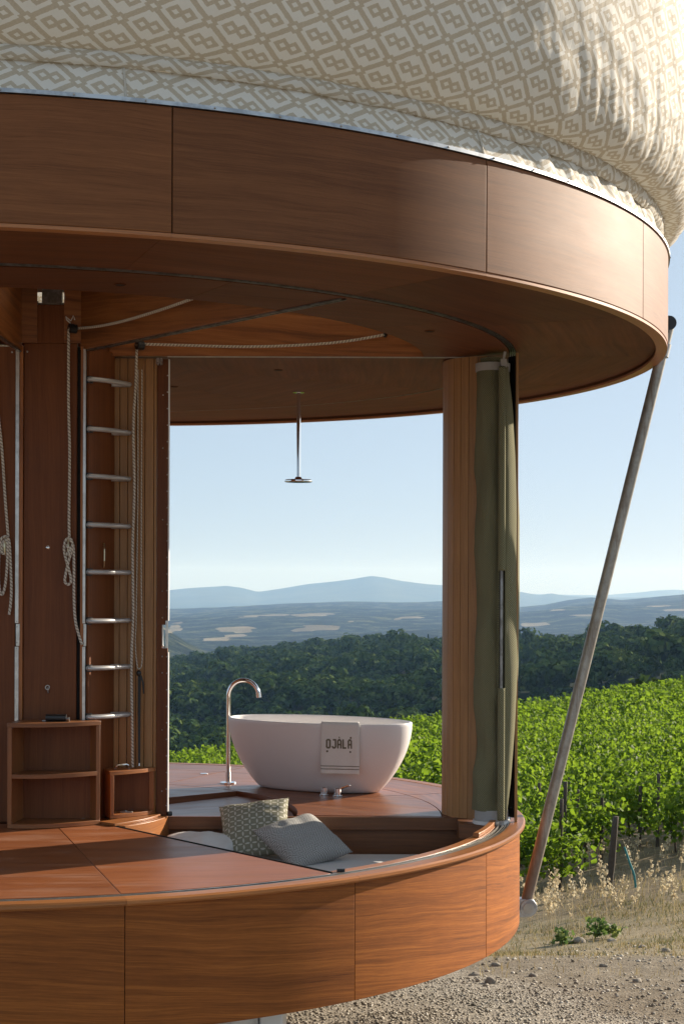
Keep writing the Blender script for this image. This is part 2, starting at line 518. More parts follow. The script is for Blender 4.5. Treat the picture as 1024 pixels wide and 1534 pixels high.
    def build(s, name, mats, parent=None, loc=None, sc=S, smooth=30, bevel=0.0, fixn=True):
        me = bpy.data.meshes.new(name)
        base = Vector(loc) if loc is not None else (Vector(WL.get(parent.name, (0, 0, 0))) if parent else Vector((0, 0, 0)))
        V = np.array(s.v, dtype=float) * sc - np.array(base)
        me.from_pydata(V.tolist(), [], s.f)
        ul = me.uv_layers.new(name='UVMap')
        flat = np.array([c for f in s.uv for p in f for c in p], dtype=np.float32) * sc
        ul.data.foreach_set('uv', flat)
        for m in (mats if isinstance(mats, (list, tuple)) else [mats]):
            me.materials.append(m)
        if any(s.mi):
            me.polygons.foreach_set('material_index', s.mi)
        bm = bmesh.new(); bm.from_mesh(me)
        bmesh.ops.remove_doubles(bm, verts=bm.verts, dist=1e-5)
        if fixn:
            bmesh.ops.recalc_face_normals(bm, faces=bm.faces)
        bm.to_mesh(me); bm.free()
        if smooth:
            me.polygons.foreach_set('use_smooth', [True] * len(me.polygons))
            me.set_sharp_from_angle(angle=rad(smooth))
        o = bpy.data.objects.new(name, me)
        COL.objects.link(o)
        o.location = base if loc is not None else (0, 0, 0)
        if parent is not None:
            o.parent = parent
            WL[o.name] = tuple(base)
        else:
            WL[o.name] = tuple(base)
        if bevel:
            md = o.modifiers.new('edge', 'BEVEL')
            md.width = bevel; md.segments = 2; md.limit_method = 'ANGLE'; md.angle_limit = rad(50)
        return o

def tag(o, label, cat, group=None):
    o['label'] = label; o['category'] = cat
    if group:
        o['group'] = group
    return o
def thing(name, label, cat, loc, group=None):
    """Empty at the thing's base (pod units)"""
    o = bpy.data.objects.new(name, None)
    COL.objects.link(o)
    o.empty_display_size = 0.1
    o.location = Vector(loc) * S
    WL[o.name] = tuple(o.location)
    return tag(o, label, cat, group)
def M3(loc): return tuple(Vector(loc) * S)
def arc(r, a0, a1, n, cx=0, cy=0):
    return [(cx + r * math.cos(rad(a0 + (a1 - a0) * i / n)), cy + r * math.sin(rad(a0 + (a1 - a0) * i / n))) for i in range(n + 1)]
def spline(P, n=8):
    P = [Vector(p) for p in P]; out = []
    for i in range(len(P) - 1):
        p0, p1, p2, p3 = P[max(i - 1, 0)], P[i], P[i + 1], P[min(i + 2, len(P) - 1)]
        for k in range(n):
            t = k / n
            out.append(0.5 * ((2 * p1) + (p2 - p0) * t + (2 * p0 - 5 * p1 + 4 * p2 - p3) * t * t + (3 * p1 - p0 - 3 * p2 + p3) * t ** 3))
    out.append(P[-1])
    return out

# ================================================================== the pod
ZC = 2.248                    # ceiling height, deck is z = 0
pod = thing('pavilion', 'round timber pavilion with open sides and an inflated patterned fabric roof', 'pavilion', (0, 0, -0.486))

SEAM0 = -47.4
def panel_ring(nm, mat, rin, rout, z0, z1, gap, bev):
    for k in range(16):
        a0 = SEAM0 + 22.5 * (k - 8)
        b = MB(); b.revolve([(rin, z0), (rout, z0), (rout, z1), (rin, z1)], a0 + gap, a0 + 22.5 - gap, 24)
        b.build(nm, mat, pod, bevel=bev)
# lower drum
b = MB(); b.revolve([(2.36, -0.47), (2.425, -0.47), (2.425, -0.028), (2.36, -0.028)], n=160); b.build('drum_backing', M['black'], pod)
panel_ring('drum_panel', M['drum'], 2.430, 2.456, -0.486, -0.026, 0.028, 0.003)
# rim capping over the drum
for k in range(16):
    a0 = SEAM0 + 22.5 * (k - 8)
    if a0 > 170: continue
    b = MB()
    b.revolve([(2.412, -0.025), (2.474, -0.025), (2.482, -0.017), (2.482, -0.006), (2.474, 0.0), (2.412, 0.0)], a0 + 0.012, a0 + 22.488, 24)
    b.build('rim_cap', M['rim'], pod)
b = MB(); b.revolve([(0.3, -0.44), (2.36, -0.44), (2.36, -0.425), (0.3, -0.425)], n=96); b.build('base_plate', M['pit'], pod)
# floor track: channel with three rails
b = MB(); b.revolve([(2.352, -0.05), (2.412, -0.05), (2.412, -0.020), (2.352, -0.020)], n=192); b.build('track_channel', M['black'], pod)
b = MB()
for r0, r1, zt in ((2.357, 2.364, -0.003), (2.376, 2.382, -0.006), (2.390, 2.396, -0.006), (2.403, 2.410, -0.003)):
    b.revolve([(r0, -0.021), (r1, -0.021), (r1, zt), (r0, zt)], n=192)
b.build('floor_track', M['alu'], pod)
# inner kerb strips in the pit sector
b = MB(); b.revolve([(2.300, -0.06), (2.348, -0.06), (2.348, -0.004), (2.300, -0.004)], -47.6, -3, 40); b.build('inner_kerb', M['rim'], pod, bevel=0.004)
b = MB(); b.revolve([(2.318, -0.003), (2.346, -0.003), (2.346, 0.017), (2.318, 0.017)], -19.5, -8.5, 14); b.build('raised_kerb', M['rim'], pod, bevel=0.004)
b = MB(); b.revolve([(2.290, -0.425), (2.330, -0.425), (2.330, -0.058), (2.290, -0.058)], -50, -2.6, 40); b.build('pit_lining', M['pit'], pod)

# front lid over the next sector (two leaves with a seam), set level with the rim
LA, LB = (0.478, -0.405), (1.600, -1.768)
la_ang = math.degrees(math.atan2(LB[1], LB[0]))
def lid_leaf(pts, grain):
    b = MB(); b.prism(pts, -0.035, -0.002, grain); return b.build('lid_panel', M['lid'], pod, bevel=0.003)
S1, S2 = (0.240, -0.400), (0.815, -2.2055)
a_s2 = math.degrees(math.atan2(S2[1], S2[0]))
lid_leaf([S1, (S2[0], S2[1])] + arc(2.351, a_s2 + 0.12, -48.2, 24)[1:] + [(0.470, -0.398)], rad(8))
lid_leaf([(-0.15, -0.40)] + [(-0.15 - 0.9, -2.10)] + arc(2.351, -116.5, a_s2 - 0.06, 30)[1:] + [(S1[0] - 0.004, S1[1])], rad(4))
b = MB(); b.bar((0.490, -0.412), (1.570, -1.735), 0.006, -0.040, 0.001); b.build('lid_edge', M['black'], pod)
b = MB(); b.bar((0.50, -0.42), (1.555, -1.69), 0.02, -0.425, -0.041); b.build('pit_side', M['pit'], pod)
b = MB(); b.box(1.590, 1.622, -1.712, -1.698, -0.004, 0.008); b.build('lid_catch', M['blackp'], pod)
b = MB(); b.revolve([(0.3, -0.1), (2.34, -0.1), (2.34, -0.05), (0.3, -0.05)], -140, -52, 40); b.build('lid_bearer', M['pit'], pod)

# back deck in pieces round a lowered hatch
yc = -0.10
def ring_piece(r0, r1, a0, a1, z0, z1, name, grain, n=24):
    pts = arc(r1, a0, a1, n) + arc(r0, a1, a0, n)
    b = MB(); b.prism(pts, z0, z1, grain); return b.build(name, M['deck'], pod)
g0 = 0.10
for a0, a1, gr in ((-2.4, 22.0, 150), (22.0, 43.0, 158), (43.0, 66.5, 165), (66.5, 90.0, 2), (90.0, 113, 10), (113, 136, 30), (136, 158, 60), (158, 182.4, 90)):
    ring_piece(1.365, 2.075, a0 + g0, a1 - g0, -0.05, -0.002, 'deck_panel', rad(gr))
    ring_piece(2.081, 2.425, a0 + g0, a1 - g0, -0.05, -0.002, 'deck_panel', rad((a0 + a1) / 2 + 90))
b = MB(); b.prism([(0.10, yc + 0.012)] + [(1.345, yc + 0.012)] + arc(1.345, 4, 42.4, 16), -0.06, -0.026, rad(28)); b.build('shower_tray', M['deck'], pod, bevel=0.003)
b = MB(); b.prism([(0.0, 0.05)] + arc(1.359, 43.3, 180, 40), -0.05, -0.002, rad(5)); b.build('deck_panel', M['deck'], pod, bevel=0.003)
b = MB(); b.prism([(-2.3, yc + 0.03)] + [(2.3, yc + 0.03)] + arc(2.36, 0, 180, 60), -0.12, -0.064, 0); b.build('deck_bearer', M['black'], pod)
b = MB(); b.box(0.69, 2.36, yc - 0.012, yc + 0.012, -0.066, -0.003); b.build('deck_nosing', M['pit'], pod, bevel=0.003)
b = MB(); b.revolve([(2.427, -0.03), (2.470, -0.03), (2.470, -0.0005), (2.427, -0.0005)], -1.5, 181.5, 90); b.build('deck_edge', M['rim'], pod, bevel=0.003)
b = MB(); b.box(0.30, 2.33, yc + 0.02, yc + 0.05, -0.425, -0.067); b.build('pit_back', M['pit'], pod)
# curved kerb round the core on the pit's left
b = MB(); b.prism([(0.30, -0.12)] + [(0.40, -0.40)] + [(0.50, -0.44)] + arc(0.745, -39, -7, 16) + [(0.74, -0.088)], -0.42, -0.001, rad(-45)); b.build('core_kerb', M['rim'], pod, bevel=0.004)
b = MB(); b.prism(arc(0.715, -42, -10, 16) + arc(0.60, -10, -42, 8), -0.0005, 0.012, rad(-45)); b.build('core_kerb_step', M['rim'], pod, bevel=0.003)
# ledge under the rolled canvas
b = MB(); b.prism([(2.150, -0.115), (2.150, -0.255), (2.285, -0.345)] + arc(2.300, -8.3, -3.0, 6), -0.085, -0.012, 0); b.build('corner_ledge', M['pit'], pod, bevel=0.004)

# core: panels, profiles, post
CY = -0.335
b = MB(); b.prism([(-0.42, -0.30), (0.33, -0.30), (0.45, -0.10), (0.45, 0.25), (-0.42, 0.25)], -0.42, ZC, vert=True); b.build('core_block', M['core'], pod)
b = MB(); b.prism([(0.362, -0.30), (0.398, -0.30), (0.448, -0.12), (0.41, -0.10)], ZC + 0.001, 2.62, vert=True); b.build('core_block', M['core'], pod)
b = MB(); b.box(0.072, 0.325, CY, CY + 0.03, -0.002, 2.279, 'z'); b.build('core_panel', M['core'], pod, bevel=0.004)
b = MB(); b.box(-0.44, 0.034, CY - 0.005, CY + 0.03, -0.002, 2.262, 'z'); b.build('core_panel', M['core'], pod, bevel=0.004)
b = MB(); b.prism([(0.372, -0.345), (0.384, -0.352), (0.470, -0.115), (0.455, -0.108)], -0.002, 2.262, vert=True); b.build('core_panel', M['core'], pod)
b = MB(); b.box(0.052, 0.070, CY - 0.012, CY + 0.03, -0.002, 2.268, 'z'); b.box(0.346, 0.360, CY - 0.02, CY + 0.03, -0.002, 2.262, 'z'); b.build('core_trim', M['beam'], pod)
b = MB(); b.box(0.326, 0.347, CY + 0.006, CY + 0.03, 0, 2.262, 'z'); b.box(0.034, 0.038, CY + 0.006, CY + 0.03, 0, 2.262, 'z'); b.build('core_gap', M['black'], pod)
for x0, x1, yo in ((0.036, 0.054, -0.020), (0.357, 0.371, -0.024)):
    b = MB()
    for z0, z1 in ((0.0, 0.835), (0.945, 2.262)):
        b.box(x0, x1, CY + yo, CY + 0.02, z0, z1, 'z')
    o = b.build('edge_profile', M['alu'], pod, bevel=0.002)
    h = MB(); h.box(x0 + 0.004, x1 + 0.004, CY + yo + 0.004, CY + 0.01, 0.837, 0.943, 'z'); h.build('pull_handle', M['alu'], o, bevel=0.002)
    for z in (0.825, 0.853, 0.928, 0.955):
        h = MB(); h.ball(((x0 + x1) / 2, CY + yo, z), 0.0025, 4); h.build('screw', M['steel'], o)
b = MB(); b.bar((0.040, -0.345), (0.1335, -0.331), 0.02, 2.2802, 2.66); b.build('ceiling_beam', M['beam'], pod)
b = MB(); b.bar((0.2625, -0.331), (0.350, -0.331), 0.02, 2.2802, 2.66); b.build('ceiling_beam', M['beam'], pod)
b = MB(); b.box(0.134, 0.262, CY - 0.001, CY + 0.1, 2.2795, 2.462, 'z'); b.build('core_post', M['core'], pod, bevel=0.003)
b = MB()
b.box(0.118, 0.278, CY - 0.004, CY + 0.12, 2.4625, 2.471); b.box(0.150, 0.246, CY + 0.03, CY + 0.06, 2.4715, 2.60)
b.prism([(-0.05, -0.20), (-0.02, -0.62), (0.42, -0.62), (0.50, -0.20)], 2.545, 2.552)
for x in (0.130, 0.266): b.cyl((x, CY + 0.02), 0.006, 2.4712, 2.482, 8)
b.build('post_bracket', M['aludark'], pod)
b = MB()
for x, z in ((0.188, 1.306), ):
    b.ball((x, CY, z), 0.010, 6, (1, .5, 1))
b.build('wall_stud', M['chrome'], pod)
b = MB(); b.tube([(0.190 + 0.010 * math.cos(t), CY - 0.008, 0.640 + 0.010 * math.sin(t)) for t in np.linspace(0, 6.283, 13)], 0.003, 6); b.tube([(0.19, CY, 0.640), (0.194, CY - 0.012, 0.615)], 0.005, 6); b.build('wall_eye', M['steel'], pod)
for x, z in ((0.016, 2.235), (0.088, 2.238), (0.392, 2.228), (0.430, 1.07)):
    b = MB(); b.ball((x, CY - 0.004 if x < 0.3 else -0.345 + (x - 0.372) * 2.5, z), 0.005, 5, (1, .6, 1)); b.build('panel_screw', M['steel'], pod)
b = MB(); b.tube([(0.436, -0.22, 1.33), (0.442, -0.245, 1.30), (0.442, -0.245, 1.245), (0.436, -0.22, 1.215)], 0.004, 6); b.build('wall_cleat', M['brass'], pod)

# beams in the ceiling opening
b = MB(); b.box(0.445, 1.985, -0.135, -0.100, ZC, 2.66); b.build('ceiling_beam', M['beam'], pod, bevel=0.003)
BA, BB = (0.352, -0.325), (1.335, -1.452)
b = MB(); b.bar(BA, BB, 0.035, ZC, 2.66); b.build('ceiling_beam', M['beam'], pod, bevel=0.003)
b = MB(); b.bar((0.045, -0.34), (0.045, -1.96), 0.035, ZC - 0.004, 2.66); b.build('ceiling_beam', M['beam'], pod, bevel=0.003)
b = MB(); b.bar((0.345, -0.318), (1.600, -1.757), 0.007, ZC - 0.008, ZC - 0.001); b.bar((0.368, -0.318), (1.620, -1.748), 0.004, ZC - 0.008, ZC - 0.001)
b.bar((0.056, -0.35), (0.056, -1.98), 0.014, ZC - 0.014, ZC - 0.004); b.build('beam_profile', M['aludark'], pod)
b = MB(); b.box(0.73, 2.31, -0.138, -0.130, ZC - 0.006, ZC - 0.001); b.build('chord_profile', M['alu'], pod)
b = MB(); b.revolve([(1.99, 2.662), (2.4, 2.662), (2.4, 2.68), (1.99, 2.68)], n=64); b.build('upper_floor', M['core'], pod)

# ceiling: inner ring in front, half disc behind, track, outer soffit, fascia
for k in range(6):
    a0 = -180 + 30 * k + (1.5 if k == 0 else 0); a1 = -180 + 30 * (k + 1) - (2.6 if k == 5 else 0)
    pts = arc(2.398, a0 + .03, a1 - .03, 20) + arc(1.985, a1 - .03, a0 + .03, 20)
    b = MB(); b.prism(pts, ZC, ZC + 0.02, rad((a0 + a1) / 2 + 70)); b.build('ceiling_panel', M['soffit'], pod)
b = MB(); b.revolve([(1.984, ZC + 0.0205), (2.0, ZC + 0.0205), (2.0, 2.66), (1.984, 2.66)], -180, 0, 80); b.build('opening_lining', M['beam'], pod)
for k in range(6):
    a0, a1 = k * 30, (k + 1) * 30
    lo = [(0.0, -0.099)] if 1 else []
    pts = ([(0.0, -0.098), (2.394, -0.098)] if k == 0 else [(0.0, -0.098)]) + arc(2.398, a0 + .03, a1 - .03, 20) + ([(-2.394, -0.098)] if k == 5 else [])
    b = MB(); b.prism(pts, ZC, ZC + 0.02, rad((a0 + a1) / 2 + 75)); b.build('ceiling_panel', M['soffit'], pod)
b = MB(); b.revolve([(2.399, ZC + 0.012), (2.4305, ZC + 0.012), (2.4305, ZC + 0.04), (2.399, ZC + 0.04)], n=192); b.build('ceiling_track', M['black'], pod)
b = MB()
for r in (2.404, 2.414, 2.424): b.revolve([(r, ZC + 0.002), (r + 0.003, ZC + 0.002), (r + 0.003, ZC + 0.012), (r, ZC + 0.012)], n=192)
b.build('ceiling_track_rail', M['aludark'], pod)
for k in range(16):
    a0 = SEAM0 + 22.5 * (k - 8)
    pts = arc(3.092, a0 + .015, a0 + 22.485, 20) + arc(2.432, a0 + 22.485, a0 + .015, 20)
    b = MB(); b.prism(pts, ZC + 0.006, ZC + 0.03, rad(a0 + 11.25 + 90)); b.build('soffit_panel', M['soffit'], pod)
b = MB(); b.revolve([(3.02, ZC + 0.031), (3.100, ZC + 0.031), (3.100, 2.64), (3.02, 2.64)], n=160); b.build('fascia_backing', M['black'], pod)
panel_ring('fascia_panel', M['fascia'], 3.108, 3.143, 2.2425, 2.645, 0.030, 0.004)
b = MB()
for k in range(16):
    a0 = SEAM0 + 22.5 * (k - 8)
    b.revolve([(3.088, 2.230), (3.140, 2.230), (3.140, 2.2415), (3.088, 2.2415)], a0 + .006, a0 + 22.494, 24)
b.build('fascia_trim', M['rim'], pod)
b = MB(); b.revolve([(2.9, 2.647), (3.152, 2.647), (3.152, 2.660), (2.9, 2.660)], n=192); b.build('metal_drip', M['galv'], pod)
for k in range(24):
    a = rad(-92 + k * 4.1)
    b = MB(); b.ball((3.1525 * math.cos(a), 3.1525 * math.sin(a), 2.6535), 0.0038, 4); b.build('rivet', M['steel'], pod)
# chassis under the drum
b = MB(); b.box(0.98, 1.30, -1.90, -1.60, -0.90, -0.489); b.build('chassis_plate', M['galv'], pod, bevel=0.01)
b = MB(); b.box(1.302, 1.39, -1.93, -1.60, -0.90, -0.489); b.build('chassis_leg', M['white'], pod, bevel=0.01)
b = MB(); b.revolve([(0.1, -0.9), (0.9, -0.9), (0.9, -0.45), (0.1, -0.45)], n=48); b.build('turntable', M['galv'], pod)

# inflated fabric roof
def roof():
    rng = np.random.RandomState(4)
    def fold1(n, lo, hi):
        ph = rng.rand(n) * 6.283; fr = rng.randint(lo, hi, n); am = rng.rand(n)
        return lambda a: np.sum(am * np.sin(fr * a + ph)) / n ** .5
    fa, fb, fc = fold1(9, 50, 120), fold1(12, 120, 380), fold1(6, 5, 22)
    N = 1800
    A = [2 * math.pi * i / N for i in range(N)]
    def bul(a):
        d = math.degrees(a)
        d = (d + 180) % 360 - 180
        t = min(max((d + 78) / 55.0, 0), 1) if d < 95 else 1
        return 0.115 + 0.012 * (t * t * (3 - 2 * t))
    right = lambda a: (lambda d: min(max((d + 62) / 30.0, 0), 1))((math.degrees(a) + 180) % 360 - 180)
    # skirt
    def band(name, prof):
        P, U = [], []
        cum = 0.0; last = None
        for k, fn in enumerate(prof):
            row, ur = [], []
            p0 = fn(0.0, 0)
            for a in A:
                r, z = fn(a, 1)
                row.append((r * math.cos(a), r * math.sin(a), z))
            if last is not None:
                cum += math.hypot(p0[0] - last[0], p0[1] - last[1])
            last = p0
            ur = [(a * 3.12, cum + 2.66) for a in A]
            P.append(row); U.append(ur)
        b = MB(); b.grid(P, U, True)
        return b.build(name, M['ikat'], pod, smooth=80)
    nz = lambda a, k, z: mnoise.noise(Vector((math.cos(a) * k, math.sin(a) * k, z)))
    def sk(t):
        def f(a, w):
            z = 2.652 + 0.120 * t
            r = 3.128 - 0.045 * t ** 1.3
            if w:
                e = t * (1.6 - t)
                r += (0.006 + 0.030 * right(a)) * fa(a) * e * 0.6 + 0.008 * fb(a) * e * right(a) + 0.012 * nz(a, 14, z * 6) * e
                z += 0.006 * fc(a) * t
            return r, z
        return f
    band('roof_skirt', [sk(i / 10) for i in range(11)])
    # piped roll
    def ro(t):
        def f(a, w):
            q = math.pi * (1.35 * t - 0.42)
            R = 0.022 + 0.012 * right(a)
            r = 3.088 + R * math.cos(q)
            z = 2.793 + R * 1.25 * math.sin(q)
            if w:
                z += 0.006 * fc(a) + 0.004 * nz(a, 30, 1)
                r += 0.0035 * fb(a) * (0.4 + right(a)) + 0.004 * nz(a, 40, 3)
            return r, z
        return f
    band('roof_roll', [ro(i / 12) for i in range(13)])
    # balloon
    def ba(t):
        def f(a, w):
            H = 1.05
            bb = bul(a)
            rt = right(a)
            if t < 0.7:
                s_ = t / 0.7
                z = 2.806 + H * s_ ** (1.15 - 0.15 * rt)
                gq = math.sqrt(max(0, 1 - (1 - s_) ** 2))
                r = 3.082 + bb * 2.2 * gq ** (1.25 - 0.75 * rt)
            else:
                s_ = (t - 0.7) / 0.3
                z = 2.806 + H + 1.5 * math.sin(s_ * math.pi / 2)
                r = max(0.02, (3.082 + bb * 2.2) * max(0.0, math.cos(s_ * math.pi / 2)) ** 0.8)
            if w and t < 0.75:
                e = math.exp(-((t - 0.07) / 0.13) ** 2) * min(1, t / 0.02)
                r += (0.002 + 0.0022 * rt) * fa(a + t * 0.30) * e + (0.001 + 0.0035 * rt) * fb(a + t * 0.20) * e ** 0.6
                r += 0.010 * nz(a, 7, t * 9) * min(1, t / .06) + 0.005 * nz(a, 26, t * 22) * min(1, t / .03) * (0.4 + rt)
                z += 0.006 * fc(a)
            return r, z
        return f
    ts = [0.0, .004, .008, .013, .019, .026] + [0.035 + 0.0125 * i for i in range(54)] + [0.72 + 0.028 * i for i in range(11)]
    band('roof_bulge', [ba(t) for t in ts])
    # vertical seam with loose stitches
    for a_d in (-72.6, -47.4, -22):
        a = rad(a_d); b = MB()
        pts = []
        for i in range(9):
            r, z = sk(i / 8)(a, 1); r += 0.004
            pts.append((r * math.cos(a), r * math.sin(a), z))
        b.tube(pts, 0.004, 6); b.build('roof_seam', M['ikat'], pod)
roof()

# ================================================================== things standing in or hanging from the pod
# ---- sliding slatted doors
t = thing('slatted_door', 'flat slatted timber door pushed back beside the ladder, with screwed dark leading board', 'sliding door', (0.6, yc, 0), 'sliding slatted doors')
edges = [0.452, 0.494, 0.533, 0.575, 0.617, 0.661, 0.677]
b = MB()
for i in range(6):
    b.box(edges[i] + 0.0012, edges[i + 1] - 0.0012, yc - 0.004, yc + 0.014, 0.001, ZC - 0.008, 'z')
b.build('slat_panel', M['slat'], t, bevel=0.003)
b = MB(); b.box(0.46, 0.675, yc + 0.0145, yc + 0.022, 0.002, ZC - 0.01, 'z'); b.build('backing', M['black'], t)
b = MB()
b.box(0.678, 0.7315, yc - 0.008, yc + 0.018, 0.0, 0.82, 'z'); b.box(0.678, 0.7315, yc - 0.008, yc + 0.018, 0.935, ZC - 0.012, 'z'); b.box(0.678, 0.704, yc - 0.008, yc + 0.018, 0.8205, 0.9345, 'z')
lead = b.build('leading_board', M['core'], t, bevel=0.002)
for x, z in [(0.728, 0.05 + i * 0.081) for i in range(27)] + [(0.706, z) for z in (0.12, 0.42, 0.70, 0.78, 0.97, 1.10, 1.45, 1.80, 2.06)]:
    b = MB(); b.ball((x, yc - 0.009, z), 0.0037, 4); b.build('screw', M['alu'], lead)
b = MB(); b.box(0.732, 0.7365, yc - 0.010, yc + 0.020, 0.0, 0.80, 'z'); b.box(0.732, 0.7365, yc - 0.010, yc + 0.020, 0.955, ZC - 0.012, 'z'); b.build('edge_strip', M['white'], t)
b = MB()
b.tube([(0.734, yc, 0.95), (0.712, yc - 0.004, 0.95), (0.707, yc - 0.004, 0.942), (0.707, yc - 0.004, 0.835), (0.712, yc - 0.004, 0.827), (0.734, yc, 0.827)], 0.0035, 8)
b.box(0.722, 0.7345, yc - 0.011, yc - 0.007, 0.822, 0.955, 'z')
b.build('pull_handle', M['alu'], t)
b = MB(); b.box(0.672, 0.705, yc - 0.02, yc + 0.01, 2.214, 2.236); b.cyl((0.682, yc - 0.022), 0.007, 2.205, 2.24, 8); b.cyl((0.698, yc - 0.022), 0.007, 2.205, 2.24, 8); b.build('top_roller', M['steel'], t)
b = MB(); b.tube([(0.736, yc - 0.03, 0.012), (0.755, yc - 0.02, 0.012)], 0.012, 8); b.build('bottom_roller', M['blackp'], t)

t = thing('slatted_door', 'curved slatted timber door wrapped round the corner behind the rolled olive canvas', 'sliding door', (2.3, 0.0, 0), 'sliding slatted doors')
b = MB()
C0, RR = (2.318, 0.015), 0.238
n = 13
for i in range(n):
    a0 = 116 + i * 11.2; a1 = a0 + 11.2
    p = arc(RR, a0 + 0.35, a1 - 0.35, 3, *C0); q = arc(RR - 0.017, a1 - 0.35, a0 + 0.35, 3, *C0)
    b.prism([*p, *q][::1], 0.0015, ZC - 0.007, vert=True)
b.build('slat_panel', M['slat'], t, smooth=20)
b = MB(); b.prism(arc(RR - 0.018, 116.5, 261, 20, *C0) + arc(RR - 0.024, 261, 116.5, 20, *C0), 0.002, ZC - 0.008, vert=True); b.build('backing', M['black'], t)
b = MB()
pe = arc(RR, 112.5, 116.0, 1, *C0); qe = arc(RR - 0.03, 116.0, 112.5, 1, *C0)
b.prism(pe + qe, 0.0015, ZC - 0.007, vert=True); b.build('leading_board', M['core'], t)

# thin corner post on the track
b = MB(); b.box(2.414, 2.427, -0.300, -0.268, 0.001, ZC - 0.002, 'z'); o = b.build('corner_post', M['slat'], None, loc=M3((2.42, -0.285, 0)), bevel=0.003)
tag(o, 'thin upright timber post standing on the rim just right of the olive canvas', 'post')
b = MB(); b.bar((2.385, -0.23), (2.411, -0.285), 0.006, 0.02, ZC - 0.015, True); b.build('post_gap_strip', M['black'], o)  # black strip stands in for the dark gap between flap and post

# ---- rolled canvas blind
t = thing('rolled_blind', 'olive mesh canvas blind rolled up against the slatted corner with its zipped flap hanging loose', 'blind', (2.31, -0.27, 0))
def roll_r(z, a):
    return 0.079 + 0.0045 * math.sin(11 * z + 2.5 * math.sin(a)) + 0.014 * mnoise.noise(Vector((math.cos(a) * 1.3, math.sin(a) * 1.3, z * 4.2))) + 0.006 * mnoise.noise(Vector((math.cos(a) * 2.2 + z * 5, math.sin(a) * 2.2, z * 11))) - 0.010 * max(0, math.cos((z - 0.35) * 9.5)) ** 3 * (0.5 + 0.5 * math.sin(a * 2))
RC = (2.306, -0.262)
P, U = [], []
NZ, NA = 130, 48
for i in range(NZ + 1):
    z = 0.055 + (2.175 - 0.055) * i / NZ
    row, ur = [], []
    for j in range(NA):
        a = 2 * math.pi * j / NA
        r = roll_r(z, a) * (1.0 + 0.03 * math.cos(a - 3.6))
        row.append((RC[0] + r * math.cos(a), RC[1] + r * math.sin(a), z)); ur.append((a * 0.08, z))
    P.append(row); U.append(ur)
b = MB(); b.grid(P, U, True); b.build('canvas_roll', M['canvas'], t, smooth=80)
b = MB(); b.revolve([(0.03, 2.158), (0.083, 2.158), (0.084, 2.196), (0.03, 2.196)], n=32, cx=RC[0], cy=RC[1]); b.build('top_band', M['greyband'], t)
b = MB(); b.revolve([(0.02, 2.1965), (0.058, 2.1965), (0.060, 2.222), (0.02, 2.222)], n=32, cx=RC[0], cy=RC[1]); b.build('top_hem', M['canvas'], t)
b = MB(); b.revolve([(0.02, 0.008), (0.082, 0.008), (0.080, 0.058), (0.02, 0.058)], n=32, cx=RC[0], cy=RC[1]); b.build('bottom_band', M['greyband'], t)
b = MB(); b.revolve([(0.02, -0.010), (0.090, -0.010), (0.090, 0.0075), (0.02, 0.0075)], n=32, cx=RC[0], cy=RC[1]); b.build('bottom_disc', M['white'], t)
# flap: pole pocket plus loose triangular cloth, profile by height (x offset from pocket, bulge)
FX, FY = 2.343, -0.370
def flap_pts(z):
    # half width to the right of the pocket, wide in the middle, narrow at both ends
    k = [(0.00, 0.022), (0.20, 0.050), (0.45, 0.074), (0.75, 0.092), (1.1, 0.099), (1.45, 0.097), (1.75, 0.080), (2.0, 0.054), (2.16, 0.030)]
    for (z0, w0), (z1, w1) in zip(k, k[1:]):
        if z <= z1:
            return w0 + (w1 - w0) * max(0, (z - z0)) / (z1 - z0)
    return k[-1][1]
P, U = [], []
for i in range(121):
    z = 0.018 + (2.170 - 0.018) * i / 120
    w = flap_pts(z)
    row, ur = [], []
    for j in range(19):
        s_ = j / 18
        if s_ < 0.35:                       # pocket round the pole
            a = math.pi * (1.15 - 1.3 * s_ / 0.35)
            slit = 0.0
            x = FX + 0.0155 * math.cos(a); y = FY - 0.0155 * math.sin(a)
        else:
            q = (s_ - 0.35) / 0.65
            th_ = 0.3 + q * 1.25
            x = FX + 0.0145 + (w - 0.016) * (math.sin(th_) - 0.2955) / 0.704
            fold = 0.012 * math.sin(2.6 * z + 4.0 * q) + 0.012 * math.sin(7.5 * z - 2.5 * q + 1.0) * q
            y = FY + 0.002 + (w - 0.016) * 2.0 * (0.955 - math.cos(th_)) + fold * 0.5 - 0.012 * math.sin(math.pi * q) * math.sin(3.3 * z + 0.6)
        row.append((x, y, z)); ur.append((s_ * 0.13, z))
    P.append(row); U.append(ur)
bA = MB()
lo = [(p, u) for p, u in zip(P, U) if True]
zc0, zc1 = 0.645, 1.185                     # the slit that shows the pole
def keep(i, j):
    z = P[i][0][2]
    return not (zc0 < z < zc1 and 1 <= j <= 5)
for i in range(len(P) - 1):
    for j in range(18):
        if keep(i, j):
            bA.face([P[i][j], P[i][j + 1], P[i + 1][j + 1], P[i + 1][j]], [U[i][j], U[i][j + 1], U[i + 1][j + 1], U[i + 1][j]])
fl = bA.build('loose_flap', M['canvas'], t, smooth=70)
md = fl.modifiers.new('thick', 'SOLIDIFY'); md.thickness = 0.004; md.offset = 1
b = MB(); b.tube([(FX - 0.001, FY + 0.001, 0.03), (FX - 0.001, FY + 0.001, 2.2)], 0.0085, 12); b.build('flap_pole', M['aludark'], t)
b = MB()
b.tube([(FX, FY - 0.01, 0.02), (FX + 0.004, FY - 0.012, -0.005), (FX + 0.008, FY - 0.022, -0.012)], 0.004, 6)
b.box(FX - 0.008, FX + 0.014, FY - 0.012, FY + 0.006, -0.004, 0.02)
b.build('hook', M['greyband'], t)
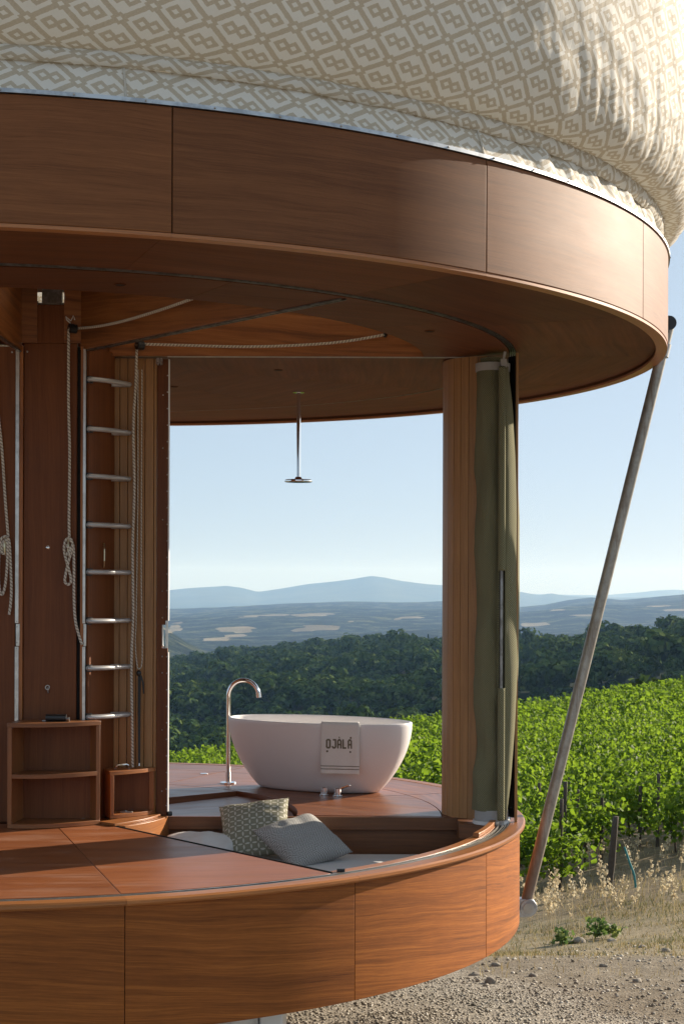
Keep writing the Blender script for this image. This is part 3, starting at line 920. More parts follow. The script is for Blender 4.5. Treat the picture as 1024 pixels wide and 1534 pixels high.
b = MB(); b.box(FX - 0.008, FX + 0.02, FY - 0.01, FY + 0.01, 2.165, 2.205); b.tube([(FX + 0.005, FY, 2.20), (FX + 0.012, FY - 0.005, 2.24)], 0.006, 6); b.build('track_glider', M['greyband'], t)

# ---- shower
t = thing('ceiling_shower', 'chrome ceiling shower on a straight drop pipe above the bathtub', 'shower', (1.312, 1.29, 1.73))
b = MB(); b.cyl((1.312, 1.29), 0.0115, 1.752, ZC - 0.008, 20); b.build('drop_pipe', M['chrome'], t)
b = MB(); b.cyl((1.312, 1.29), 0.034, ZC - 0.0075, ZC - 0.0008, 28); b.build('ceiling_flange', M['chrome'], t)
b = MB(); b.revolve([(0.0, 1.728), (0.076, 1.728), (0.080, 1.731), (0.080, 1.737), (0.074, 1.742), (0.022, 1.746), (0.016, 1.758), (0.0, 1.758)], n=40, cx=1.312, cy=1.29); b.build('shower_head', M['chrome'], t)

# ---- bathtub
TC, TA, Ta, Tb, TH = (1.440, 1.03), rad(-27.5), 0.562, 0.290, 0.389
def tubp(phi, s_a, s_b, z):
    u, v = Ta * s_a * math.cos(phi), Tb * s_b * math.sin(phi)
    return (TC[0] + u * math.cos(TA) - v * math.sin(TA), TC[1] + u * math.sin(TA) + v * math.cos(TA), z)
def tub_s(t):                                # outline of the shell over height
    k = 0.66 + 0.34 * (1 - (1 - t) ** 1.9) ** 0.92
    return k, 0.56 + 0.44 * (1 - (1 - t) ** 2.1) ** 0.9
prof = []
for i in range(25):
    tt = i / 24
    sa, sb = tub_s(tt)
    prof.append((sa, sb, 0.004 + (TH - 0.010) * tt))
for a in np.linspace(0, math.pi, 7)[1:]:
    d = 0.009 * (1 - math.cos(a))
    prof.append((1 - d / Ta, 1 - d / Tb, TH - 0.006 + 0.006 * math.sin(a)))
for i in range(1, 21):
    tt = 1 - i / 20
    sa, sb = tub_s(0.1 + 0.9 * tt)
    prof.append((sa - 0.018 / Ta - 0.02 * (i / 20), sb - 0.018 / Tb - 0.02 * (i / 20), 0.05 + (TH - 0.058) * tt))
prof += [(0.3, 0.3, 0.045), (0.001, 0.001, 0.043)]
P = [[tubp(2 * math.pi * j / 96, sa, sb, z) for j in range(96)] for sa, sb, z in prof]
P = [[tubp(2 * math.pi * j / 96, 0.001, 0.001, 0.004) for j in range(96)], [tubp(2 * math.pi * j / 96, 0.62, 0.50, 0.0) for j in range(96)]] + P
b = MB(); b.grid(P, [[(0, 0)] * 96 for _ in P], True)
o = b.build('bathtub', M['tub'], None, loc=M3((TC[0], TC[1], 0)), smooth=60)
tag(o, 'white egg-shaped freestanding bathtub on the rear timber deck', 'bathtub')

# ---- towel over the near rim with stitched word
def towel_pt(q, z, off=0.0):
    phi = rad(287.6 + (311.2 - 287.6) * q)
    d = 0.007 + off
    x, y, _ = tubp(phi, 1 + d / Ta, 1 + d / Tb, z)
    drop = (TH - z)
    wob = 0.004 * math.sin(q * 7 + 1.0) * min(1, drop * 6) + 0.003 * math.sin(q * 15) * min(1, drop * 4)
    nx, ny = math.cos(rad(-112)), math.sin(rad(-112))
    k = -0.05 * drop * drop
    return (x + nx * (wob + k) - 0.0035 * q * drop, y + ny * (wob + k), z)
P, U = [], []
zs = [0.120 + (TH - 0.01 - 0.120) * i / 30 for i in range(31)]
for z in zs:
    P.append([towel_pt(j / 24, z) for j in range(25)])
for a in np.linspace(0, math.pi, 9)[1:]:
    row = []
    for j in range(25):
        phi = rad(287.6 + 23.6 * j / 24)
        d = 0.007 - (0.018 + 0.014) * (1 - math.cos(a)) / 2
        row.append(tubp(phi, 1 + d / Ta, 1 + d / Tb, TH - 0.01 + 0.018 * math.sin(a)))
    P.append(row)
for z in (0.33, 0.28, 0.23, 0.19):
    sa, sb = tub_s(0.1 + 0.9 * (z - 0.05) / (TH - 0.058))
    P.append([tubp(rad(287.6 + 23.6 * j / 24), sa - 0.034 / Ta, sb - 0.034 / Tb, z) for j in range(25)])
b = MB(); b.grid(P, [[(j / 24, i * 0.01) for j in range(25)] for i in range(len(P))])
tw = b.build('towel', M['towel'], None, loc=M3(towel_pt(0.5, 0.12)), smooth=80)
md = tw.modifiers.new('thick', 'SOLIDIFY'); md.thickness = 0.006; md.offset = 1
tag(tw, 'small white towel with stitched lettering and two stripes, hung over the bathtub rim', 'towel')
LETTER = {                                    # strokes in a 3 x 5 cell
    'O': [[(0.5, 0), (0, 0.6), (0, 4.4), (0.5, 5), (1.5, 5), (2, 4.4), (2, 0.6), (1.5, 0), (0.5, 0)]],
    'J': [[(0.7, 5), (2, 5), (2, 0.7), (1.5, 0), (0.6, 0), (0, 0.7)]],
    'A': [[(0, 0), (0, 4.2), (0.6, 5), (1.4, 5), (2, 4.2), (2, 0)], [(0, 2.1), (2, 2.1)]],
    'L': [[(0, 5), (0, 0), (1.7, 0)]],
}
def strokes_to(b, strokes, x0, z0, sx, sz, w):
    for st in strokes:
        for (ax, az), (bx, bz) in zip(st, st[1:]):
            a2 = np.array([x0 + ax * sx, z0 + az * sz]); b2 = np.array([x0 + bx * sx, z0 + bz * sz])
            d = (b2 - a2); l = np.linalg.norm(d); d = d / l
            a2 = a2 - d * w * 0.35; b2 = b2 + d * w * 0.35
            nn = np.array([-d[1], d[0]]) * w / 2
            m = 5
            for k in range(m):
                p = a2 + (b2 - a2) * k / m; q = a2 + (b2 - a2) * (k + 1) / m
                quad = [p - nn, q - nn, q + nn, p + nn]
                b.face([towel_pt(c[0] / TWW, c[1], 0.0052) for c in quad])
TWW = 0.222
b = MB()
px_ = 0.034
for ch in 'OJALA':
    strokes_to(b, LETTER[ch], px_, 0.262, 0.0085, 0.0086, 0.0092)
    px_ += 0.0300
b.build('lettering', M['ink'], tw, smooth=0, fixn=False)
b = MB()
def dot(x, z, r):
    pts = [towel_pt((x + r * math.cos(k * math.pi / 6)) / TWW, z + r * math.sin(k * math.pi / 6), 0.0052) for k in range(12)]
    b.face(pts)
dot(0.037, 0.243, 0.0058); dot(0.165, 0.241, 0.0058); dot(0.168, 0.317, 0.0058)
b.face([towel_pt(x / TWW, z, 0.0052) for x, z in ((0.098, 0.322), (0.101, 0.313), (0.107, 0.313), (0.104, 0.322))])
b.build('stitched_dots', M['ink'], tw, smooth=0, fixn=False)
for z0 in (0.1615, 0.1455):
    b = MB()
    for k in range(24):
        b.face([towel_pt(k / 24, z0, 0.005), towel_pt((k + 1) / 24, z0, 0.005), towel_pt((k + 1) / 24, z0 + 0.0042, 0.005), towel_pt(k / 24, z0 + 0.0042, 0.005)])
    b.build('stripe', M['ink'], tw, smooth=0, fixn=False)

# ---- bath filler and mixer controls
FXY = (0.915, 1.29)
t = thing('bath_filler', 'tall chrome floor-standing bath filler with a swan-neck spout at the tub end', 'tap', (FXY[0], FXY[1], 0))
b = MB()
ar = [(FXY[0] + 0.088 - 0.088 * math.cos(a), FXY[1] - 0.01 * a, 0.498 + 0.094 * math.sin(a)) for a in np.linspace(0, math.pi * 0.92, 22)]
b.tube([(FXY[0], FXY[1], 0.006), (FXY[0], FXY[1], 0.49)] + ar, 0.0125, 16)
b.build('spout_pipe', M['chrome'], t, smooth=60)
e = ar[-1]
b = MB(); b.tube([e, (e[0] + 0.003, e[1], e[2] - 0.028)], 0.0155, 16); b.build('spout_tip', M['chrome'], t)
b = MB(); b.cyl(FXY, 0.046, -0.001, 0.006, 36); b.build('foot_plate', M['chrome'], t)
b = MB(); b.cyl(FXY, 0.0155, 0.0062, 0.065, 20); b.build('collar', M['chrome'], t)
def knob(xy, lever, label):
    t = thing('mixer_control', label, 'tap control', (xy[0], xy[1], 0), 'tap controls set in the deck')
    b = MB(); b.cyl(xy, 0.027, -0.001, 0.004, 28); b.build('floor_plate', M['chrome'], t)
    b = MB(); b.revolve([(0.0, 0.0042), (0.018, 0.0042), (0.018, 0.038), (0.015, 0.041), (0.0, 0.041)], n=28, cx=xy[0], cy=xy[1]); b.build('knob', M['chrome'], t)
    if lever:
        b = MB(); b.tube([(xy[0] + 0.01, xy[1], 0.036), (xy[0] + 0.062, xy[1] - 0.02, 0.058)], 0.0042, 8); b.ball((xy[0] + 0.064, xy[1] - 0.021, 0.0588), 0.0065, 6); b.build('lever', M['chrome'], t)
knob((1.478, 0.755), False, 'short plain chrome tap knob without lever in the deck before the tub')
knob((1.552, 0.715), True, 'chrome tap control with a thin lever stick in the deck before the tub')
b = MB(); b.revolve([(0.0, -0.0015), (0.024, -0.0015), (0.024, 0.001), (0.0, 0.001)], n=24, cx=0.728, cy=1.79); o = b.build('floor_drain', M['chrome'], None, loc=M3((0.728, 1.79, 0)))
tag(o, 'small round chrome drain set in the rear deck left of the bath filler', 'drain')

# ---- recessed ceiling spots
for (x, y), lb in (((0.778, -2.028), 'dark round ceiling recess in the front overhang at the far left'), ((1.977, -0.935), 'dark round ceiling recess near the rolled canvas blind'),
                   ((1.245, 0.36), 'dark round ceiling recess just behind the ceiling beam above the tub'), ((0.623, 1.076), 'dark round ceiling recess beside the top of the slatted door')):
    o = MB(); o.revolve([(0.0, ZC - 0.0025), (0.019, ZC - 0.0025), (0.019, ZC - 0.001), (0.0, ZC - 0.001)], n=20, cx=x, cy=y)
    o = o.build('ceiling_spot', M['black'], None, loc=M3((x, y, ZC)))
    tag(o, lb, 'ceiling light', 'recessed spots in the ceiling')
    b = MB(); b.revolve([(0.0195, ZC - 0.0035), (0.024, ZC - 0.0035), (0.024, ZC - 0.0008), (0.0195, ZC - 0.0008)], n=20, cx=x, cy=y); b.build('trim_ring', M['soffit'], o)

# ---- mattress and cushions in the pit
b = MB(); b.prism([(0.62, -0.135)] + [(0.70, -0.56)] + [(1.50, -1.60)] + arc(2.275, -46, -6, 24) + [(2.26, -0.135)], -0.42, -0.176, 0)
o = b.build('mattress', M['linen'], None, loc=M3((1.6, -0.8, -0.42)), bevel=0.05)
o.modifiers['edge'].segments = 4
tag(o, 'white sheeted mattress lying in the sunken front pit', 'mattress')
def cushion(name, mat, w, h, d, mtx, label, cat='cushion', group=None, uvs=1.0, dimple=0.5):
    N = 28
    b = MB(); seed = len(label)
    for side in (1, -1):
        P, U = [], []
        for i in range(N + 1):
            row, ur = [], []
            for j in range(N + 1):
                u, v = -1 + 2 * i / N, -1 + 2 * j / N
                e = (1 - abs(u) ** 2.6) * (1 - abs(v) ** 2.6)
                th = d * e ** 0.48
                pin = 1 - 0.085 * (1 - v * v) * abs(u) ** 3
                pin2 = 1 - 0.085 * (1 - u * u) * abs(v) ** 3
                wr = mnoise.noise(Vector((u * 2.2 + seed, v * 2.2, side * 3.1))) * 0.07 * d / 0.08 * e ** 0.5 * 0.6
                wr += 0.010 * mnoise.noise(Vector((u * 6 + seed, v * 6, side))) * e ** 0.5
                p = Vector((u * w / 2 * pin, v * h / 2 * pin2, side * (th + wr * 0.4)))
                p = mtx @ p
                row.append(tuple(p)); ur.append((u * w / 2 * uvs, v * h / 2 * uvs))
            P.append(row); U.append(ur)
        b.grid(P if side == 1 else [r[::-1] for r in P], U if side == 1 else [r[::-1] for r in U])
    zmin = min(p[2] for p in b.v)
    c = mtx.translation
    o = b.build(name, mat, None, loc=M3((c.x, c.y, zmin)), smooth=80)
    return tag(o, label, cat, group)
def place(c, rx, ry, rz):
    return Matrix.Translation(Vector(c)) @ Matrix.Rotation(rad(rz), 4, 'Z') @ Matrix.Rotation(rad(rx), 4, 'X') @ Matrix.Rotation(rad(ry), 4, 'Y')
def axes(a, b_, c):
    a, b_ = Vector(a).normalized(), Vector(b_)
    b_ = (b_ - a * b_.dot(a)).normalized(); n_ = a.cross(b_)
    m = Matrix((a, b_, n_)).transposed().to_4x4(); m.translation = Vector(c)
    return m
# local frame: X width, Y height, Z thickness; rx = 90 stands it up facing the camera
cushion('pillow', M['petal'], 0.345, 0.345, 0.062, axes((0.333, 0.0, 0.045), (-0.045, 0.248, 0.217), (1.172, -0.245, -0.045)),
        'olive pillow with a pale petal pattern leaning upright on the pit wall', 'pillow', 'pillows in the pit')
cushion('pillow', M['maze'], 0.345, 0.345, 0.066, axes((0.262, 0.205, 0.052), (-0.215, 0.205, 0.140), (1.405, -0.36, -0.085)),
        'grey pillow with a fine maze weave slumped in front of the olive pillow', 'pillow', 'pillows in the pit')
cushion('pillow', M['linen'], 0.40, 0.30, 0.062, Matrix.Translation((0.90, -0.33, -0.125)) @ Matrix.Rotation(rad(-12), 4, 'Z') @ Matrix.Rotation(rad(10), 4, 'X'),
        'plain white pillow lying flat behind the lid edge', 'pillow', 'pillows in the pit')

# ---- open cabinets
def cabinet(name, label, fpts, back, z0, z1, shelves, mat, th=0.020):
    """fpts: front curve left to right; back: [left, right] plan points"""
    cx = sum(p[0] for p in fpts) / len(fpts); cy = sum(p[1] for p in fpts) / len(fpts)
    t = thing(name, label, 'cabinet', (cx, cy, z0), 'open cabinets beside the core')
    ply = fpts + [back[1], back[0]]
    cen = Vector((sum(p[0] for p in ply) / len(ply), sum(p[1] for p in ply) / len(ply)))
    def slab(nm, za, zb, inset, grain=0):
        q = [tuple(cen + (Vector(p) - cen) * inset) for p in ply]
        b = MB(); b.prism(q, za, zb, rad(grain)); return b.build(nm, mat, t, bevel=0.002)
    top = slab('top', z1 - th, z1, 1.0)
    slab('bottom', z0, z0 + th, 0.985)
    for s_ in shelves:
        slab('shelf', s_ - th / 2, s_ + th / 2, 0.96)
    for f, bk in ((fpts[0], back[0]), (fpts[-1], back[1])):
        f2 = cen + (Vector(f) - cen) * 0.985; b2 = cen + (Vector(bk) - cen) * 0.985
        inn = (cen - (f2 + b2) / 2).normalized() * th * 0.5
        b = MB(); b.bar(tuple(f2 + inn), tuple(b2 + inn), th, z0 + th + 0.0005, z1 - th - 0.0005, True); b.build('side_panel', mat, t, bevel=0.002)
    b = MB(); b2 = [cen + (Vector(p) - cen) * 0.95 for p in back]; b.bar(tuple(b2[0]), tuple(b2[1]), 0.012, z0 + th + .001, z1 - th - .001, True); b.build('back_panel', M['core'], t)  # darker ply than the sides: the inner shade is put into its colour
    return t, top
fr = [(0.045 + (0.455 - 0.045) * k / 10, -0.545 - 0.062 * math.sin(math.pi * (0.10 + 0.75 * k / 10)) + 0.165 * (k / 10) ** 1.6) for k in range(11)]
t, top = cabinet('cabinet', 'taller dark open cabinet with two compartments and a rolled strap on top', fr, [(0.06, -0.352), (0.415, -0.345)], 0.0, 0.487, [0.240], M['box'])
b = MB(); b.tube([(0.205, -0.455, 0.504), (0.300, -0.455, 0.504)], 0.017, 12); o = b.build('rolled_strap', M['blackp'], None, loc=M3((0.25, -0.455, 0.487)))
tag(o, 'small black rolled strap lying on top of the taller cabinet', 'strap')
b = MB(); b.tube([(0.300, -0.455, 0.498), (0.314, -0.455, 0.498)], 0.011, 8); b.tube([(0.187, -0.45, 0.490), (0.21, -0.455, 0.492)], 0.004, 6); b.build('buckle', M['steel'], o)
fr = [((0.588 + 0.102 * k / 8) * math.cos(rad(-34.2 + 24 * k / 8)), (0.588 + 0.102 * k / 8) * math.sin(rad(-34.2 + 24 * k / 8))) for k in range(9)]
t, top = cabinet('cabinet', 'smaller single-compartment cabinet with curved sunlit top and wire handle', fr, [(0.420, -0.150), (0.655, -0.118)], 0.013, 0.238, [], M['beam'], 0.018)  # brighter ply than the taller cabinet, sunlight put into the colour
b = MB(); b.tube([(0.495, -0.225, 0.238), (0.497, -0.228, 0.250), (0.508, -0.225, 0.258), (0.548, -0.205, 0.262), (0.556, -0.200, 0.255), (0.557, -0.198, 0.238)], 0.0045, 8); b.build('wire_handle', M['chrome'], top)
b = MB(); b.box(0.52, 0.58, -0.235, -0.195, 0.0315, 0.036); o = b.build('metal_bracket', M['alu'], None, loc=M3((0.55, -0.21, 0.031)), bevel=0.002)
tag(o, 'small metal bracket lying inside the smaller cabinet', 'bracket')
b = MB(); b.cyl((0.545, -0.215), 0.005, 0.0362, 0.040, 8); b.build('screw', M['steel'], o)

# ---- ladder of bent tube rungs
t = thing('ladder', 'ladder of eight bent steel tube rungs fixed to the dark core wall', 'ladder', (0.44, -0.25, 0))
for k in range(8):
    pxy = (573.0, 646.5, 716.5, 788.5, 858.5, 931.0, 1001.0, 1073.5)[k]
    z = 1.098 + (887.0 - pxy) * 8.0 / 2496
    pts = [(0.386, -0.335, z), (0.386, -0.362, z), (0.392, -0.371, z)] + [(0.392 + (0.548 - 0.392) * q, -0.371 + (0.205) * q - 0.030 * math.sin(math.pi * q), z) for q in np.linspace(0.05, 0.95, 10)] + [(0.549, -0.163, z), (0.545, -0.150, z), (0.530, -0.145, z), (0.463, -0.165, z)]
    b = MB(); b.tube(pts, 0.0118, 12); r = b.build('rung', M['rung'], t, smooth=60)
    b = MB(); b.cyl((0.386, -0.342), 0.017, z - 0.017, z + 0.017, 10); b.build('rung_socket', M['blackp'], r)
b = MB(); b.cyl((0.386, -0.338), 0.001, 0.0, 0.01, 6)

# ---- ropes, pulleys, cleats
def rope(label, paths, r=0.0066, base=None):
    b = MB()
    for p in paths:
        b.tube(spline(p, 8), r, 8)
    o = b.build('rope', M['rope'], None, loc=M3(base or paths[0][0]), smooth=80)
    return tag(o, label, 'rope', 'halyard ropes')
def pulley(c, label):
    t = thing('pulley', label, 'pulley', c, 'black pulley blocks')
    b = MB(); b.tube([(c[0] - 0.014, c[1] - 0.010, c[2]), (c[0] + 0.014, c[1] + 0.010, c[2])], 0.022, 18); b.build('sheave', M['blackp'], t)
    b = MB(); b.tube([(c[0] - 0.017, c[1] - 0.013, c[2]), (c[0] + 0.017, c[1] + 0.013, c[2])], 0.006, 8); b.build('axle', M['steel'], t)
    return t
yr = CY - 0.022
# middle rope: along the diagonal beam, over a pulley, down to a cleat on the core panel
x1 = 0.300
t = pulley((0.306, yr, 2.345), 'black pulley with a plastic tie hung beside the central core post')
b = MB(); b.tube([(0.296, yr, 2.37), (0.280, yr - 0.01, 2.385), (0.275, yr - 0.01, 2.40), (0.300, yr - 0.012, 2.38), (0.312, yr - 0.01, 2.405), (0.318, yr - 0.01, 2.385)], 0.0035, 6); b.build('cable_tie', M['white'], t)
dv = Vector((BB[0] - BA[0], BB[1] - BA[1])); dn = Vector((dv.y, -dv.x)).normalized() * 0.030
def on_beam(q, z): return (BA[0] + dv.x * q + dn.x, BA[1] + dv.y * q + dn.y, z)
o1 = rope('rope draped along the diagonal ceiling beam, tied off in a figure-eight loop',
     [[(x1 + .018, yr - .01, 2.355)] + [on_beam(-0.02, 2.352), on_beam(0.12, 2.337), on_beam(0.28, 2.336), on_beam(0.48, 2.350), on_beam(0.68, 2.372), on_beam(0.92, 2.395)],
      [(x1 - .012, yr - .005, 2.34), (x1 - .012, yr, 2.0), (x1 - .006, yr, 1.75), (x1 - .008, yr, 1.45), (x1 - .006, yr, 1.355)],
      [(x1 - .008, yr - .002, 1.352), (x1 - .024, yr - .006, 1.335), (x1 - .028, yr - .01, 1.29), (x1 - .010, yr - .012, 1.215), (x1 + .004, yr - .01, 1.155), (x1 - .004, yr - .008, 1.132), (x1 - .020, yr - .008, 1.135), (x1 - .024, yr - .012, 1.160), (x1 - .008, yr - .014, 1.235), (x1 + .010, yr - .012, 1.300), (x1 + .006, yr - .006, 1.338), (x1 - .008, yr - .002, 1.352)],
      [(x1 - .018, yr - .014, 1.318), (x1 + .002, yr - .016, 1.285), (x1 - .014, yr - .016, 1.270), (x1 + .004, yr - .014, 1.310)],
      [(x1 - .006, yr - .006, 1.345), (x1 + .012, yr - .008, 1.320), (x1 + .017, yr - .006, 1.25), (x1 + .018, yr - .004, 1.05), (x1 + .026, yr - .004, .95), (x1 + .045, yr - .008, .88), (x1 + .058, yr - .010, .845)]], base=(x1, yr, 0.85))
def cleat(x, z, label):
    t = thing('cleat', label, 'cleat', (x, CY, z), 'metal rope cleats')
    b = MB(); b.tube([(x, yr - .004, z + .040), (x, yr - .014, z + .018), (x, yr - .014, z - .020), (x + .002, yr - .004, z - .045)], 0.005, 8, rs=[.003, .006, .006, .003]); b.build('horn', M['brass'], t)
    b = MB(); b.tube([(x, CY, z + .01), (x, yr - .012, z + .01)], 0.005, 6); b.tube([(x, CY, z - .012), (x, yr - .012, z - .012)], 0.005, 6); b.build('stem', M['brass'], t)
cleat(x1 - 0.009, 1.305, 'metal cleat holding the figure-eight rope on the core panel')
cleat(-0.010, 1.310, 'metal cleat holding the rope coil at the left edge')
x0 = -0.006
rope('rope coil hanging in a long loop from the cleat at the left edge',
     [[(-0.10, yr, 2.35), (-0.06, yr, 2.05), (-0.030, yr, 1.80), (-0.012, yr, 1.55), (0.000, yr, 1.40), (0.004, yr, 1.355)],
      [(0.004, yr - .004, 1.352), (-0.012, yr - .008, 1.356), (-0.030, yr - .010, 1.335), (-0.038, yr - .01, 1.25), (-0.038, yr - .01, 1.14), (-0.028, yr - .01, 1.085), (-0.016, yr - .01, 1.090), (-0.004, yr - .012, 1.15), (0.003, yr - .012, 1.25), (0.002, yr - .01, 1.32), (-0.006, yr - .008, 1.340), (-0.022, yr - .012, 1.32), (-0.022, yr - .014, 1.28), (-0.008, yr - .014, 1.275)],
      [(-0.004, yr - .006, 1.354), (0.010, yr - .008, 1.335), (0.015, yr - .006, 1.26), (0.020, yr - .004, 1.12), (0.018, yr - .004, 1.05), (0.010, yr - .004, 0.985)]], base=(x0, yr, 0.98))
# right-hand rope over the slats
y2 = -0.150
t = pulley((0.598, y2 - 0.005, 2.296), 'black pulley under the chord ceiling beam above the slatted door')
rope('rope sagging along the straight ceiling beam and dropping to the smaller cabinet',
     [[(0.622, y2, 2.303), (0.85, y2, 2.297), (1.12, y2, 2.292), (1.40, y2, 2.302), (1.60, y2, 2.320), (1.785, y2, 2.352)],
      [(0.582, y2, 2.29), (0.577, y2, 2.1), (0.568, y2 - 0.01, 1.9), (0.574, y2 - 0.01, 1.6), (0.566, y2 - .01, 1.3), (0.570, y2 - .01, 1.0), (0.562, y2 - .01, .75), (0.566, y2 - .01, .5), (0.569, y2 - .01, .242)]], base=(0.57, y2, 0.24))
b = MB(); b.ball((1.79, y2 + 0.005, 2.352), 0.012, 8); o = b.build('rope_eye', M['blackp'], None, loc=M3((1.79, y2, 2.352)))
tag(o, 'small black eye holding the far end of the sagging rope on the beam', 'eyelet')
b = MB(); b.tube(spline([(0.586, y2 + .012, 2.18), (0.588, y2 + .012, 1.6), (0.582, y2 + .012, 1.0), (0.578, y2 + .012, .85), (0.588, y2 + .01, .735), (0.600, y2 + .008, .722), (0.610, y2 + .01, .745), (0.612, y2 + .012, .85), (0.606, y2 + .012, 1.2), (0.606, y2 + .012, 2.18)], 8), 0.0032, 6)
o = b.build('cord', M['rope'], None, loc=M3((0.6, y2, 0.72)), smooth=80)
tag(o, 'thin cord hanging in a narrow loop in front of the slatted door', 'cord')
t = thing('bungee_tie', 'black knotted bungee strap hooked to the smaller cabinet below the thin cord', 'strap', (0.6, y2, 0.24))
b = MB()
b.tube([(0.597, y2, .70), (0.597, y2 - .004, .5), (0.600, y2 - .006, .262)], 0.0042, 6); b.tube([(0.604, y2, .70), (0.603, y2 - .004, .5), (0.603, y2 - .006, .262)], 0.0042, 6)
b.build('strap', M['blackp'], t)
b = MB(); b.ball((0.598, y2 - .006, .700), 0.013, 8, (1, 1, 1.2)); b.tube(spline([(0.606, y2 - .006, .69), (0.618, y2 - .008, .655), (0.622, y2 - .006, .60)], 5), 0.0045, 6); b.build('knot', M['blackp'], t)
b = MB(); b.tube([(0.601, y2 - .006, .262), (0.601, y2 - .012, .25), (0.601, y2 - .006, .239)], 0.004, 6); b.build('hook', M['chrome'], t)

# ---- raking brace
t = thing('brace_pole', 'long raking galvanised steel pole with rust stains at the right of the pavilion', 'pole', (2.50, 0.05, -0.46))
TA_, TB_ = Vector((3.206, 0.06, 2.425)), Vector((2.505, 0.04, -0.440))
b = MB(); pts = [tuple(TB_.lerp(TA_, k / 20)) for k in range(21)]; b.tube(pts, 0.0280, 24); b.build('tube', M['strut'], t, smooth=60)
b = MB(); b.tube([tuple(TA_ + Vector((0, -0.03, 0.02))), tuple(TA_ + Vector((0, 0.03, 0.02)))], 0.036, 20); b.box(3.10, 3.205, 0.03, 0.08, 2.395, 2.478); b.build('top_lug', M['blackp'], t)
b = MB(); b.tube([tuple(TA_.lerp(TB_, 0.028)), tuple(TA_.lerp(TB_, 0.05))], 0.036, 20); b.build('top_collar', M['galv'], t)
b = MB(); b.box(2.44, 2.52, 0.005, 0.075, -0.515, -0.425); b.tube([(2.512, 0.002, -0.468), (2.512, 0.08, -0.468)], 0.044, 20); b.build('bottom_bracket', M['galv'], t, bevel=0.004)
b = MB(); b.tube([(2.512, -0.008, -0.468), (2.512, 0.002, -0.468)], 0.026, 16); b.build('pivot_bolt', M['steel'], t)

# ================================================================== landscape (metres, seen from the camera's eye: X right, d ahead, z up)
CX, CYm, CZ = CAM
def fast_mesh(name, V, F, mats, mi=None, smooth=False):
    """V (n,3) and quad index array F (m,4) -> mesh"""
    me = bpy.data.meshes.new(name)
    V = np.asarray(V, dtype=np.float32); F = np.asarray(F, dtype=np.int32)
    me.vertices.add(len(V)); me.vertices.foreach_set('co', V.ravel())
    me.loops.add(F.size); me.loops.foreach_set('vertex_index', F.ravel())
    me.polygons.add(len(F))
    me.polygons.foreach_set('loop_start', np.arange(0, F.size, F.shape[1], dtype=np.int32))
    me.polygons.foreach_set('loop_total', np.full(len(F), F.shape[1], dtype=np.int32))
    for m in (mats if isinstance(mats, (list, tuple)) else [mats]):
        me.materials.append(m)
    if mi is not None:
        me.polygons.foreach_set('material_index', np.asarray(mi, dtype=np.int32))
    if smooth:
        me.polygons.foreach_set('use_smooth', np.ones(len(F), dtype=bool))
    me.update(calc_edges=True)
    return me
def link(name, me, loc=(0, 0, 0), parent=None):
    o = bpy.data.objects.new(name, me); COL.objects.link(o); o.location = loc
    if parent is not None: o.parent = parent
    return o
def vnoise(x, y, f, seed=0):
    """cheap vectorised value noise in -1..1"""
    x = np.asarray(x) * f + seed * 17.3; y = np.asarray(y) * f + seed * 9.1
    xi, yi = np.floor(x).astype(np.int64), np.floor(y).astype(np.int64)
    fx, fy = x - xi, y - yi
    fx, fy = fx * fx * (3 - 2 * fx), fy * fy * (3 - 2 * fy)
    def h(a, b):
        n = (a * 374761393 + b * 668265263 + seed * 974711) & 0x7fffffff
        n = ((n ^ (n >> 13)) * 1274126177) & 0x7fffffff
        return (n ^ (n >> 16)) / 0x3fffffff - 1
    return (h(xi, yi) * (1 - fx) + h(xi + 1, yi) * fx) * (1 - fy) + (h(xi, yi + 1) * (1 - fx) + h(xi + 1, yi + 1) * fx) * fy
def sstep(t): t = np.clip(t, 0, 1); return t * t * (3 - 2 * t)
CREST = 132.0
def ground_h(X, d):
    """ground height relative to the eye"""
    X = np.asarray(X, float); d = np.asarray(d, float)
    near = -3.06 - 0.01 * np.clip(d - 11.8, -30, 0) - 0.145 * np.clip(d - 11.8, 0, 8.2) - 0.122 * np.clip(d - 20, 0, 200)
    Xc = np.clip(X, -70, 90)
    far = -6.57 + 0.147 * Xc - 0.058 * (d - 33)
    k = sstep((d - 17) / 16)
    z = near * (1 - k) + far * k
    z = z - 0.0035 * np.clip(d - CREST, 0, 150) ** 1.6
    z = z - 0.25 * np.clip(d - CREST - 8, 0, 400)
    z = np.maximum(z, -75)
    z = z + 0.05 * vnoise(X, d, 0.35, 1) * sstep((d - 14) / 8) + 0.025 * vnoise(X, d, 1.3, 2) * sstep((d - 9) / 4) + 0.010 * vnoise(X, d, 4.0, 3)
    return z
def W(X, d, z): return (X + CX, d + CYm, z + CZ)
def terrain(name, Xs, ds, hf, mat, polar=False, attrs=None):
    if polar:
        A, Dd = np.meshgrid(Xs, ds); X = A * Dd
    else:
        X, Dd = np.meshgrid(Xs, ds)
    Z = hf(X, Dd)
    V = np.stack([X + CX, Dd + CYm, Z + CZ], -1).reshape(-1, 3)
    ni, nj = X.shape
    I = np.arange(ni * nj).reshape(ni, nj)
    F = np.stack([I[:-1, :-1], I[:-1, 1:], I[1:, 1:], I[1:, :-1]], -1).reshape(-1, 4)
    me = fast_mesh(name, V, F, mat, smooth=True)
    if attrs:
        for k, fn in attrs.items():
            a = me.attributes.new(k, 'FLOAT', 'POINT')
            a.data.foreach_set('value', fn(X, Dd).astype(np.float32).ravel())
    o = link(name, me)
    o['kind'] = 'structure'
    return o

